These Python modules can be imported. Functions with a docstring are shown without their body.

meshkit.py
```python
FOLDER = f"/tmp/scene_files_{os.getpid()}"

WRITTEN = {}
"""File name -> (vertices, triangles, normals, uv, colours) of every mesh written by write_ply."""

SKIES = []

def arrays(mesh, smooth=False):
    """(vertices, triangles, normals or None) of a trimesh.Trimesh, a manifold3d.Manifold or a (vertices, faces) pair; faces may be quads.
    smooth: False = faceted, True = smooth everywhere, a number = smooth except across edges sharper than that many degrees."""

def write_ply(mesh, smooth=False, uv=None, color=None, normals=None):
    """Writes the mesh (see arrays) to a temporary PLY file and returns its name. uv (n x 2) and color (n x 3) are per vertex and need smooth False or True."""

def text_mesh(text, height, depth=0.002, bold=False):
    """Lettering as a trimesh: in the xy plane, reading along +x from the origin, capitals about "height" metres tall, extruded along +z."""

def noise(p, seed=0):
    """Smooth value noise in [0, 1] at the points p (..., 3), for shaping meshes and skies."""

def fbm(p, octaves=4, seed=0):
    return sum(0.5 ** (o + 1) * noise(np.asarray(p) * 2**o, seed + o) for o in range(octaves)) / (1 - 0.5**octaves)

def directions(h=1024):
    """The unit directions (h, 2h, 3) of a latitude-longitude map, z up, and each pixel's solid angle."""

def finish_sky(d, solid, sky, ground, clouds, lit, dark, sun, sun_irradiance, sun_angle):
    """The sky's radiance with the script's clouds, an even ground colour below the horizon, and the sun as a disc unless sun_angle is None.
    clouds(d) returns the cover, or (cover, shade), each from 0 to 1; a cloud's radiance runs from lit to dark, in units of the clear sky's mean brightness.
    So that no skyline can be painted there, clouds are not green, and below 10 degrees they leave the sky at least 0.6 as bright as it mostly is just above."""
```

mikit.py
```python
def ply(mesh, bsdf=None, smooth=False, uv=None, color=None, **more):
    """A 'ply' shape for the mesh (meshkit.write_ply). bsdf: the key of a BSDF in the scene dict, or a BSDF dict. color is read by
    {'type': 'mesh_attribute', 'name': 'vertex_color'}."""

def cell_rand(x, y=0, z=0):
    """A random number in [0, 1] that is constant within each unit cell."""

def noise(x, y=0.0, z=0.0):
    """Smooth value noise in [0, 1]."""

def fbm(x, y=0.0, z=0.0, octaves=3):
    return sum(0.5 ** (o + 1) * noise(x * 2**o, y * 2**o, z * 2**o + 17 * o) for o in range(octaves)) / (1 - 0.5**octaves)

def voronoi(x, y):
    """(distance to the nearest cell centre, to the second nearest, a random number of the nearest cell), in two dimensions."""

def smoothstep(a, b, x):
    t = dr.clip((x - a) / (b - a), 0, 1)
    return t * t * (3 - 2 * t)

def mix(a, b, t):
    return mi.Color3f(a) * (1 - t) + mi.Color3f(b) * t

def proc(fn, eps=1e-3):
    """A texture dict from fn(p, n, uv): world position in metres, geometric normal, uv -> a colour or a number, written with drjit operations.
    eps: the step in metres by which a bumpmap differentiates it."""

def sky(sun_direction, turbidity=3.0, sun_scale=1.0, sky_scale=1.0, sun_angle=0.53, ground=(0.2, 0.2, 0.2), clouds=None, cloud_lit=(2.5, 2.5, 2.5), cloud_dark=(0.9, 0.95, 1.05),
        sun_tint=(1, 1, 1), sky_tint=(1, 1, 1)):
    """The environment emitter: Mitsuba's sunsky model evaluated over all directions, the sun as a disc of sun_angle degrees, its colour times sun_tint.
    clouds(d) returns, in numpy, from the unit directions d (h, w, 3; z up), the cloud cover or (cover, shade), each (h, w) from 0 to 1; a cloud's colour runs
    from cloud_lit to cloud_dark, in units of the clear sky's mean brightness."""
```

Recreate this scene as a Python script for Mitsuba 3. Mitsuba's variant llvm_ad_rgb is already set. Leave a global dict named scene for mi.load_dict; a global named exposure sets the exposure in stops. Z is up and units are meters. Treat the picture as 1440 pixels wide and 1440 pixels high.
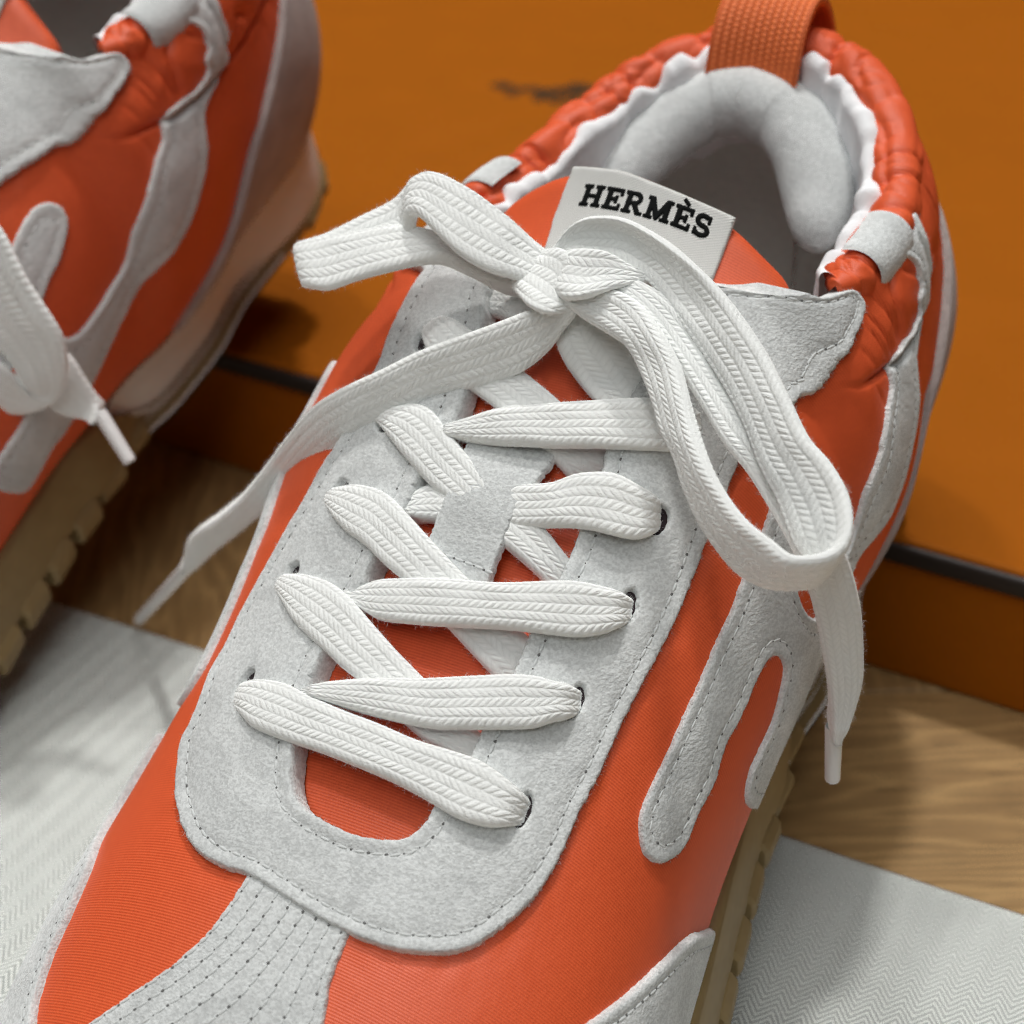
import math, random
import numpy as np, trimesh, mitsuba as mi, drjit as dr, mikit, meshkit
from scipy.spatial import Delaunay, cKDTree
import shapely
from shapely.geometry import Polygon, LineString, Point
from mikit import noise, fbm, smoothstep, mix, cell_rand

T4 = mi.ScalarTransform4f
scene, labels = {}, {}
# ------------------------------------------------------------------ camera, lamps, exposure
scene['camera'] = {'type': 'thinlens', 'fov': 2 * math.degrees(math.atan(720 / 2500)), 'fov_axis': 'x',
                   'to_world': T4().look_at(origin=[0.03002, -0.18716, 0.23759], target=[0.03002, 0.67338, -0.2718], up=[-0.02143, 0.50927, 0.86034]),
                   'aperture_radius': 0.0017, 'focus_distance': 0.273, 'near_clip': 0.01, 'far_clip': 50.0}
exposure = 1.5

def lamp(name, pos, aim, radius, power, color, label):
    """A round ceiling lamp or added fill light: a disc that shines along its normal."""
    pos, aim = np.array(pos, float), np.array(aim, float)
    scene[name] = {'type': 'disk', 'to_world': T4().look_at(origin=pos.tolist(), target=aim.tolist(), up=[0.02, 1, 0.05]) @ T4().scale([radius, radius, 1]),
                   'bsdf': {'type': 'diffuse', 'reflectance': {'type': 'rgb', 'value': 0.6}},
                   'emitter': {'type': 'area', 'radiance': {'type': 'rgb', 'value': [c * power for c in color]}}}
    labels[name] = {'label': label, 'category': 'ceiling lamp'}

AIM = (0.05, 0.1, 0.05)
lamp('ceiling_downlight', (0.15, 0.95, 2.4), AIM, 0.085, 125, (1.0, 0.98, 0.94), 'round ceiling downlight behind the shoes, farther from the viewer')
lamp('ceiling_downlight_001', (-0.6, 0.35, 2.3), AIM, 0.085, 48, (1.0, 0.98, 0.94), 'round ceiling downlight to the left above the shoes')
lamp('fill_panel', (-0.1, 0.45, 2.5), AIM, 1.1, 0.8, (1.0, 0.99, 0.97), 'wide soft fill light added straight above the shoes')  # added fill for soft ambient light, not a known fitting
lamp('fill_panel_001', (-0.25, -1.3, 2.0), AIM, 0.8, 1.0, (0.98, 1.0, 0.98), 'wide soft fill light added behind the viewer')  # added front fill to lift the faces turned to the viewer

from scipy.interpolate import PchipInterpolator
# Xb wR wL zb | Xt ytR ytL zt | o1 h1 | a2R a2L b2
ST=np.array([
[0, 0, 0, 13.0, 34, 0, 0, 41, 0, 12.4, 14, 14, 0],
[4, 15, 15, 13.0, 35, 0, 0, 41, 0, 12.4, 16, 16, 0],
[14, 30, 30, 13.0, 38, 0, 0, 42, 1, 13.4, 20, 20, 0],
[32, 42, 43, 13.0, 46, 0, 0, 44.5, 2, 15.4, 26, 26, 0],
[55, 48, 50, 13.8, 60, 0, 0, 49, 2, 18.560000000000002, 32, 36, 0],
[80, 49, 53, 14.5, 80, 0, 0, 56, 2, 21.8, 36, 40, 0],
[105, 46, 52, 16.2, 105, 0, 0, 66, 3, 27.04, 37, 42, 0],
[130, 41.5, 48, 18.2, 130, 0, 0, 77.5, 13, 33.04, 38, 44, 0],
[155, 38, 45, 19.0, 155, 0, 0, 89, 23, 40.6, 37, 48, 0],
[178, 38, 44, 20.5, 178, 0, 0, 98, 22, 45.5, 36, 48, 0],
[190, 39, 43, 20.5, 191, 31, 33, 95, 23, 44.5, 10, 14, 10],
[205, 38.5, 40, 21, 204, 37, 38, 92, 22, 38.0, 5, 8, 12],
[225, 35, 36, 21.5, 222, 38, 36, 91, 19, 35.5, 4, 4, 13],
[248, 34, 32, 22.5, 243, 33, 31, 93, 17, 35.5, 4, 4, 15],
[265, 29, 27, 23.5, 258, 24, 22, 97, 14, 37.5, 3, 3, 18],
[276, 16, 15, 24, 266, 13, 12, 99, 12, 37.0, 3, 2, 20],
[279, 0, 0, 24, 269, 0, 0, 100, 10, 37.0, 3, 2, 20],
],float)
def arc(P): 
    d=np.sqrt((np.diff(P,axis=0)**2).sum(1)); return np.concatenate([[0],np.cumsum(d)])
s0=arc(ST[:,[0,1]]); s0/=s0[-1]
SP=PchipInterpolator(s0,ST,axis=0)
def surf(s,v,yc=0):
    """s in 0..1 toe->heel, v 0..1 right (Y<0) bottom->ridge, 1..2 left ridge->bottom. returns xyz mm"""
    s=np.asarray(s,float);v=np.asarray(v,float)
    q=SP(s)
    L=v>1
    w=np.where(L,q[...,2],q[...,1]);yt=np.where(L,q[...,6],q[...,5]);a2=np.where(L,q[...,11],q[...,10])
    dq=SP(np.clip(s+1e-3,0,1))-SP(np.clip(s-1e-3,0,1))
    tx,ty=dq[...,0],(dq[...,1]+dq[...,2])/2
    n=np.hypot(tx,ty)+1e-9
    nx,ny=-ty/n,tx/n
    lf=np.where(L,1.,-1.); t=np.where(L,2-v,v)[...,None]
    B=np.stack([q[...,0],w,q[...,3]],-1)
    Tp=np.stack([q[...,4],yt,q[...,7]],-1)
    N=np.stack([nx,ny,0*nx],-1); Z=np.array([0,0,1.])
    c1=B+N*q[...,8:9]+Z*q[...,9:10]
    c2=Tp+N*a2[...,None]-Z*q[...,12:13]
    P=B*(1-t)**3+3*c1*t*(1-t)**2+3*c2*t*t*(1-t)+Tp*t**3
    return P*np.stack([1+0*lf,lf,1+0*lf],-1)

TONGUE_X=np.array([70, 84,105,130,155,172,182,190,196,200],float)
TONGUE_Z=np.array([47, 53,61.5,72.5,84.5,92,96.5,100.5,104.5,108],float)
TZ=PchipInterpolator(TONGUE_X,TONGUE_Z)
def tongue(x,y):
    x=np.asarray(x,float);y=np.asarray(y,float)
    k=np.interp(x,[84,130,180,200],[.004,.0045,.008,.009])
    return np.stack([x,y,TZ(x)-k*y*y],-1)

# pose: shoe millimetres -> world metres
SHOE_POSE=np.array([[0.0004396, -0.000893, -9.59e-05, -0.0263777], [0.0008726, 0.00045, -0.0001902, -0.052353], [0.000213, 0.0, 0.000977, -0.0127818], [0.0, 0.0, 0.0, 1.0]])
SHOE2_POSE=np.array([[0.0004752, -0.0009297, -4e-05, -0.1768841], [0.0008592, 0.0004556, -0.0003819, 0.0455472], [0.0003572, 0.0001408, 0.0009717, -0.0212849], [0.0, 0.0, 0.0, 1.0]])
EYE_OUTER=[[6580,10000],[6721,10000],[6673,10000],[6632,10000],[6686,9618],[6772,9656],[6920,9715],[6951,9363],[6939,8885],[6822,8301],[6707,7890],[6569,7289],[6465,6508],[6367,6024],[6213,5974],[5999,6251],[5833,6497],[5745,6571],[5564,6592],[5303,6596],[5023,6516],[4832,6495],[4594,6520],[4334,6540],[4107,6520],[3934,6591],[3738,6598],[3545,6745],[3390,7033],[3266,7329],[3182,7694],[3126,8108],[3083,8519],[3060,8972],[3056,9372],[3065,9923],[3099,10383],[3141,11022],[3142,11405],[3167,11873],[3210,12248],[3265,12559],[3354,12951],[3417,13215],[3552,13597],[3672,13893],[3768,13891],[3921,14009],[4046,14149],[4142,14089],[4312,14092],[4445,13972],[4626,13735],[4797,13496],[4935,13319],[5087,13136],[5198,12913],[5450,12680],[5704,12630],[5849,12706],[6569,12711],[6707,12110],[6822,11699],[6939,11115],[6951,10637],[6920,10285],[6772,10344],[6686,10382],[6632,10000],[6673,10000],[6721,10000],[6580,10000]]
EYE_INNER=[[6270,10843],[6110,11194],[5893,11040],[5557,10890],[5390,10866],[5226,10937],[5057,11071],[4881,11108],[4610,11282],[4401,11327],[4150,11465],[3965,11434],[3734,11243],[3596,11032],[3539,10876],[3501,10684],[3474,10351],[3471,10073],[3467,9797],[3486,9437],[3510,9192],[3546,9055],[3612,8956],[3682,8936],[3945,8734],[4035,8740],[4314,8666],[4490,8669],[4787,8599],[4936,8583],[5022,8610],[5336,8655],[5455,8727],[5618,8708],[5851,8583],[6157,8428],[6449,9779]]
H=[[5758,5666],[5561,5633],[5279,5630],[5089,5546],[4932,5526],[4773,5485],[4566,5431],[4353,5359],[4181,5354],[4102,5297],[4033,5033],[4013,4747],[4047,4335],[4114,4048],[4213,3858],[4346,3928],[4509,3940],[4658,4169],[4848,4165],[4984,4231],[5100,4246],[5178,4115],[5228,3817],[5229,3560],[5175,3342],[5060,3032],[4900,2970],[4795,2917],[4732,2606],[4770,2158],[4937,1345],[5013,1261],[5138,1345],[5230,1500],[5400,1480],[5600,1630],[5900,1930],[6200,2280],[6500,2720],[6740,3260],[6930,4000],[7110,4900],[7270,6050],[7665,6617],[7785,7368],[7808,8345],[7851,9152],[7933,10000],[8039,10000],[7910,10000],[7725,10000],[7377,10000],[7513,9322],[7592,8532],[7548,7815],[7464,7498],[7447,7124],[7308,6867],[7098,6860],[6995,6818],[6886,6467],[6814,5978],[6637,5215],[6487,4213],[6409,3775],[6272,3161],[6044,2999],[5814,3052],[5675,3217],[5584,3601],[5528,4066],[5553,4393],[5698,4545],[5881,4596],[6026,4819],[6053,5113],[5992,5466],[5884,5642]]
STRAP=[[3180,11014],[3093,11051],[2971,11108],[2791,11288],[2611,11625],[2405,12212],[2279,12747],[2171,13322],[2414,8794],[2635,8977],[2802,9175],[2929,9249],[3049,9273],[3161,9298]]
MUDR=[[3281,4661],[3515,3907],[3790,3075],[4034,2278],[4207,1427],[4386,504],[4361,504],[4236,168],[4085,84],[3960,0]]
MUDL_IN=[[3860,15967],[3709,16135],[3434,16303],[3109,15184],[2839,14902],[2656,14879],[2410,14652],[2279,14394]]
SEAM=[[6228,5859],[6442,6242],[6520,6426],[6671,6463],[6906,6561]]
EYELETS=[[3814,7685],[4303,7620],[4795,7496],[5219,7602],[5701,7632],[3942,12655],[4467,12780],[4903,12351],[5315,11892],[5802,11774]]
TONGUE_XY=[[195.4,24.2],[196.7,21.4],[197.8,17.6],[198.4,13.8],[199.0,4.4],[198.2,-3.8],[196.2,-18.0],[195.2,-22.2],[194.5,-25.0],[193.8,-27.8],[192.8,-29.4]]
LABEL_XY=[[199.0,12.8],[198.8,6.3],[198.7,3.0],[197.9,-3.9],[197.4,-11.2],[197.3,-17.6],[192.8,-17.5],[187.8,-17.4],[179.9,-11.4],[175.4,11.4],[186.0,12.5],[191.0,13.2],[195.5,13.1]]
KEEPER_XY=[[151.3,7.3],[151.2,-4.9],[146.0,-4.2],[139.4,-3.5],[134.3,-3.3],[129.8,-3.6],[128.7,7.4],[133.7,7.4],[140.2,7.9],[146.2,7.4]]
TEXT_XY=[[193.2,9.1],[192.7,-14.1],[196.4,9.8]]
RIBBONS=[('crossing',[[107.7,30.0,58.2,104.1,29.3,57.0,0],[106.6,28.1,61.1,101.5,27.0,59.4,0],[105.9,25.9,63.2,99.6,24.9,61.0,0],[105.6,22.9,64.6,98.3,23.0,61.6,0],[105.1,19.5,65.7,97.2,18.8,62.6,0],[104.2,14.5,65.9,96.9,14.1,63.0,0],[103.7,9.1,66.0,96.8,8.9,63.2,0],[103.0,1.1,66.5,96.2,1.2,63.7,0],[102.7,-5.2,66.2,95.9,-5.2,63.4,0],[102.9,-10.7,66.3,95.1,-11.4,63.0,0],[102.9,-15.2,66.3,94.4,-15.9,62.7,0],[102.6,-18.5,65.3,95.0,-19.3,62.1,0],[102.3,-20.4,64.1,96.0,-21.0,61.5,0],[102.7,-21.1,62.5,97.5,-21.3,60.4,0],[103.9,-20.7,60.1,99.6,-20.9,58.4,0],[105.4,-19.9,57.6,101.7,-20.0,56.1,0]]),('crossing',[[121.6,-20.2,64.6,118.7,-21.6,62.7,0],[119.4,-21.2,68.0,115.6,-22.9,65.6,0],[118.3,-21.1,69.8,113.8,-23.2,67.0,0],[117.5,-20.2,70.7,112.6,-22.6,67.7,0],[116.8,-17.7,71.5,110.3,-20.6,67.9,0],[115.7,-14.4,71.6,108.8,-17.7,67.9,0],[113.4,-9.0,71.3,106.6,-12.6,67.8,0],[110.7,-2.5,70.7,104.3,-6.0,67.7,0],[108.7,6.6,68.7,103.7,3.4,66.9,0],[107.9,12.7,66.1,104.6,10.1,65.1,0],[107.3,16.0,63.5,105.9,14.9,63.1,0],[108.5,20.3,60.4,106.7,18.8,59.9,0]]),('crossing',[[126.3,31.8,64.9,123.6,32.0,63.5,0],[124.8,29.6,67.7,120.6,29.7,65.7,0],[123.7,27.1,69.8,118.0,27.5,67.0,0],[122.8,23.8,71.2,115.7,25.0,67.6,0],[122.0,20.9,71.9,113.6,21.3,68.1,0],[120.3,16.8,72.1,111.5,16.7,68.4,0],[117.7,11.5,71.2,109.8,12.3,67.7,0],[114.8,5.5,70.1,108.2,6.9,67.1,0],[112.5,-0.3,68.7,106.4,1.9,65.9,0],[110.3,-7.3,65.9,104.7,-4.2,64.0,0],[109.5,-11.5,63.8,104.8,-9.6,62.2,0],[110.2,-14.4,59.8,105.4,-12.7,58.2,0]]),('crossing',[[137.1,-22.2,71.2,133.9,-23.5,69.0,0],[134.6,-23.2,74.4,130.7,-24.7,71.8,0],[133.4,-23.1,76.3,128.4,-25.1,73.1,0],[132.7,-22.0,77.2,127.2,-24.6,73.4,0],[131.3,-18.0,78.3,124.7,-21.7,73.8,0],[129.9,-14.5,78.3,123.3,-18.0,74.1,0],[126.8,-6.9,77.9,120.9,-10.0,74.5,0],[125.1,-0.4,77.7,118.7,-3.5,74.5,0],[124.2,8.9,75.3,117.8,4.7,72.9,0],[124.3,13.5,73.0,118.5,10.3,70.9,0],[123.6,16.5,70.1,121.0,15.0,69.2,0],[124.8,20.8,66.2,122.4,19.2,65.5,0]]),('crossing',[[140.6,29.8,72.8,137.9,29.8,71.6,0],[139.1,27.8,75.6,134.7,27.6,73.7,0],[138.4,25.4,77.7,132.0,25.3,74.9,0],[137.8,22.6,79.0,130.2,22.6,75.4,0],[136.8,18.5,79.8,128.2,18.0,75.9,0],[134.0,12.9,79.5,125.7,12.9,75.6,0],[130.5,6.0,78.2,124.0,8.2,74.8,0],[127.5,-1.4,75.9,121.4,1.9,73.0,0],[125.6,-7.7,73.2,119.2,-4.0,70.7,0],[124.5,-12.9,70.4,117.4,-9.6,67.9,0],[125.1,-16.5,65.3,117.7,-13.6,63.0,0]]),('crossing',[[152.1,-21.4,78.8,148.1,-22.9,76.0,0],[149.4,-22.3,82.2,144.4,-24.2,78.8,0],[148.1,-22.2,84.2,142.1,-24.5,80.1,0],[147.7,-20.7,85.5,140.5,-23.4,80.8,0],[147.4,-17.6,86.8,139.3,-20.8,81.7,0],[146.8,-14.5,86.6,139.0,-17.7,81.9,0],[145.9,-11.5,85.9,138.7,-14.7,81.6,0],[144.1,-8.0,84.4,138.0,-10.7,81.0,0],[143.0,-1.6,82.9,136.7,-3.8,79.7,0],[141.5,5.5,81.5,135.9,2.7,79.1,0],[141.0,11.9,80.1,135.2,8.9,77.8,0],[139.3,15.1,77.8,135.5,13.2,76.4,0],[141.1,20.4,74.2,137.5,18.5,73.0,0]]),('crossing',[[153.8,26.0,81.4,151.5,26.6,79.9,0],[152.1,23.9,84.0,148.4,24.3,81.7,0],[151.2,21.4,85.9,145.9,22.1,82.8,0],[151.1,19.2,87.0,144.2,20.2,83.0,0],[150.2,16.3,87.2,141.9,16.6,82.8,0],[147.7,11.8,85.7,139.7,12.2,81.7,0],[144.6,5.8,83.8,137.8,6.8,80.4,0],[141.4,-1.0,82.0,135.6,1.5,79.2,0],[139.1,-8.9,79.5,133.9,-5.1,77.7,0],[137.3,-13.8,76.3,132.8,-10.6,75.0,0],[138.4,-17.2,71.6,133.1,-14.4,70.0,0]]),('crossing',[[165.2,-24.3,86.3,162.3,-25.2,84.4,0],[163.0,-22.3,90.3,156.8,-24.6,86.2,0],[160.5,-18.2,92.1,153.7,-21.4,87.6,0],[158.3,-13.1,92.0,151.5,-16.1,88.0,0],[155.2,-4.8,91.2,148.8,-8.0,87.9,0],[152.4,4.8,89.1,147.2,1.2,86.9,0],[151.0,9.7,86.5,147.5,7.6,85.0,0],[150.6,12.7,84.1,148.7,11.3,83.3,0],[152.8,18.0,80.7,150.6,16.6,79.8,0]]),('crossing',[[169.6,24.6,90.7,166.1,25.7,88.7,0],[166.5,20.2,93.4,161.6,23.3,90.1,0],[164.2,15.5,93.8,157.3,18.3,89.7,0],[162.6,10.8,93.0,156.3,14.9,89.2,0],[160.5,4.3,91.1,154.6,8.4,88.0,0],[157.8,-3.4,89.0,151.4,0.3,86.3,0],[154.3,-12.5,85.0,149.0,-6.8,83.4,0],[155.3,-16.2,80.2,148.9,-10.6,78.6,0]]),('crossing',[[179.7,23.3,92.0,172.2,19.5,90.4,0],[175.7,16.8,95.1,169.5,14.1,93.4,0],[175.7,10.5,97.9,166.9,7.6,95.5,0],[177.0,5.1,99.5,167.2,1.0,97.8,0]]),('crossing',[[174.5,-5.4,99.8,166.6,2.0,97.9,0],[171.4,-9.0,97.4,163.0,-1.0,94.5,0],[167.8,-16.0,92.6,160.6,-5.7,90.9,0],[165.4,-21.2,87.9,157.6,-13.7,86.5,0],[166.4,-24.4,82.2,157.9,-18.1,80.9,0]]),('bow_loop',[[173.1,5.9,100.8,170.1,5.3,99.5,0],[172.6,9.9,101.4,169.2,8.3,99.9,0],[172.4,15.6,103.0,167.8,12.1,101.1,0],[172.8,21.0,104.4,168.0,17.0,102.4,0],[172.4,26.0,105.5,167.8,21.7,103.5,0],[171.5,31.5,106.3,165.5,25.5,103.8,0],[169.4,35.8,106.2,162.9,28.9,103.4,0],[166.9,40.4,105.4,159.7,33.9,102.4,0],[165.2,44.7,104.6,157.1,37.9,101.2,0],[164.5,47.3,103.9,156.9,40.8,100.8,0],[165.0,48.7,103.2,157.8,42.4,100.1,0],[166.6,48.1,102.7,159.7,41.7,99.8,0],[168.9,45.1,103.3,162.6,38.9,100.7,0],[173.3,40.1,105.3,167.5,33.8,102.9,0],[176.6,35.5,107.6,169.1,29.1,104.5,0],[178.0,33.2,109.9,169.5,29.2,106.3,0],[177.4,31.2,112.2,170.1,28.6,109.1,0],[177.3,28.6,113.8,169.2,26.3,110.4,0],[176.8,25.4,114.1,166.8,22.1,109.9,0],[176.1,21.8,113.5,165.0,18.2,108.8,0],[176.0,17.9,111.8,164.7,14.5,107.0,0],[175.6,13.7,109.6,165.5,10.9,105.3,0],[175.3,10.2,107.0,167.5,8.2,103.6,0],[174.6,6.4,105.0,168.6,5.6,102.3,0],[174.9,4.4,103.3,170.2,4.2,101.3,0]]),('bow_loop_001',[[166.4,0.3,101.5,169.1,-0.3,103.5,0],[165.6,-2.2,101.6,168.5,-4.1,104.2,0],[164.5,-5.1,101.1,168.5,-9.1,105.1,0],[162.9,-10.3,100.5,167.0,-13.9,104.6,0],[161.5,-14.0,99.9,163.5,-18.5,103.6,0],[159.0,-17.2,98.4,159.2,-22.9,102.3,0],[155.1,-20.8,96.8,153.9,-26.7,101.0,0],[150.7,-24.6,94.9,149.1,-29.7,99.9,0],[147.0,-28.2,93.3,144.6,-32.9,99.0,0],[143.4,-31.2,90.9,140.6,-36.6,97.9,0],[140.4,-34.5,88.6,137.0,-40.5,96.9,0],[137.6,-38.4,86.9,134.3,-44.2,96.4,0],[135.2,-42.8,85.5,132.3,-48.4,96.1,0],[134.8,-46.8,84.8,130.7,-51.9,96.0,0],[135.9,-50.4,84.8,131.0,-54.8,96.2,0],[137.2,-52.9,85.4,131.9,-57.0,96.6,0],[138.4,-53.5,86.5,134.0,-58.3,97.1,0],[139.0,-52.0,87.7,136.8,-58.4,97.8,0],[140.3,-49.5,89.2,139.9,-57.4,98.6,0],[142.5,-47.2,90.7,143.3,-55.3,99.4,0],[145.6,-44.3,92.4,146.8,-51.7,100.4,0],[148.9,-40.7,94.3,149.9,-47.5,101.1,0],[153.7,-36.4,96.8,156.0,-41.9,103.1,0],[158.4,-31.6,98.8,162.1,-36.2,105.1,0],[162.1,-27.2,100.3,167.0,-30.3,107.1,0],[165.8,-22.5,101.9,170.3,-25.1,108.9,0.8],[169.4,-17.8,103.4,172.6,-20.4,110.2,1.5],[172.3,-13.8,104.6,174.3,-16.2,111.3,2],[173.7,-9.8,105.2,176.1,-11.5,112.0,2.5],[175.0,-5.5,105.7,177.4,-6.4,112.4,2.5],[175.2,-1.7,105.3,177.5,-2.5,112.0,2],[175.6,1.2,105.0,177.5,1.0,110.6,1.5],[175.6,2.8,104.1,177.2,3.5,107.8,1],[174.7,3.1,102.4,175.9,5.5,104.7,0],[173.7,3.4,100.6,174.3,6.8,101.7,0]]),('free_end',[[167.2,-1.3,104.9,166.5,-0.8,100.0,0],[166.0,-0.4,104.0,165.7,-0.8,98.9,0],[164.4,1.9,102.7,162.6,0.3,95.4,0],[162.6,5.4,101.0,159.3,3.7,92.3,0],[160.4,9.7,99.2,157.4,7.7,90.5,0],[158.3,14.1,97.4,155.9,11.6,89.1,0],[155.6,20.2,94.8,153.7,17.7,86.9,0],[152.5,26.7,91.2,150.7,24.1,83.4,0],[150.1,34.0,86.8,148.7,30.7,79.0,0],[149.8,40.2,81.4,147.7,36.6,72.7,0],[149.3,47.2,72.6,148.5,43.7,65.2,0],[149.3,53.6,63.8,149.7,50.4,57.7,0],[151.1,61.4,53.9,151.9,59.0,48.7,0],[153.9,70.8,43.6,154.9,68.2,38.5,0],[157.9,80.8,33.2,158.1,78.3,27.3,0],[159.5,85.8,27.0,159.8,83.4,21.4,0],[159.3,87.1,23.9,160.3,85.4,19.3,0],[159.4,87.7,22.1,160.8,87.0,18.5,0],[160.2,89.4,20.0,161.6,89.1,16.6,0]]),('free_end_001',[[170.2,0.3,102.2,171.6,1.6,102.8,0],[169.9,-6.2,102.6,172.5,-7.2,103.7,0],[168.8,-11.0,102.2,172.6,-11.8,103.8,0],[166.8,-14.9,101.3,171.4,-16.3,103.4,0],[162.0,-21.4,98.9,168.1,-22.7,101.5,0],[156.8,-27.9,96.2,163.5,-29.0,99.1,0],[152.2,-33.6,93.8,158.1,-36.6,96.4,0],[149.6,-38.3,91.7,155.0,-41.8,94.1,0],[145.9,-43.6,88.7,151.4,-47.6,91.1,0],[142.3,-48.3,85.6,146.8,-52.9,87.6,0],[144.8,-49.9,76.7,147.9,-55.4,80.4,0],[145.1,-51.2,70.9,148.3,-57.2,72.5,0],[145.1,-52.3,65.1,148.2,-58.1,65.3,0],[145.0,-53.6,57.7,147.6,-58.6,57.7,0],[144.8,-54.2,52.5,146.8,-57.9,52.8,0],[144.5,-54.4,49.2,145.9,-57.1,49.3,0],[144.4,-54.5,47.7,145.4,-56.5,47.7,0],[144.3,-54.8,46.5,145.1,-56.2,46.5,0]]),('knot',[[171.1,11.9,99.0,176.0,9.4,101.2,0],[165.5,6.9,101.9,174.2,5.6,105.7,0],[161.2,2.4,103.6,171.8,1.2,108.2,-1.2],[161.2,-0.4,103.2,169.6,-1.0,106.8,-1.2],[164.6,-0.6,101.6,169.3,-0.5,103.6,0],[169.1,0.7,99.1,171.3,1.0,100.0,0]]),('knot_001',[[169.6,2.3,101.9,173.5,4.6,103.6,0],[164.5,-1.3,104.2,172.7,0.8,107.7,0],[163.6,-4.6,105.6,172.1,-3.2,109.2,-1.2],[165.4,-7.4,106.0,172.3,-6.1,109.0,-1.2],[169.5,-8.7,104.7,173.4,-8.0,106.3,0],[174.6,-8.5,102.4,175.9,-8.7,103.0,0]])]
AGLETS=[[[159.5, 86.4, 20.6], [169.0, 117.5, -17.4]], [[144.8, -55.3, 47.9], [143.5, -56.0, 36.2]]]
BOX_EDGE=np.array([[-0.0571, 0.2398, 0.036],[0.1391, 0.1325, 0.036]])
BAG_EDGE=np.array([[-0.0757, 0.1633, 0.002],[0.1288, 0.0653, 0.002]])
EMBLEM=np.array([[0.0213, 0.4665, 0.036],[0.0453, 0.47, 0.036]])
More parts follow.
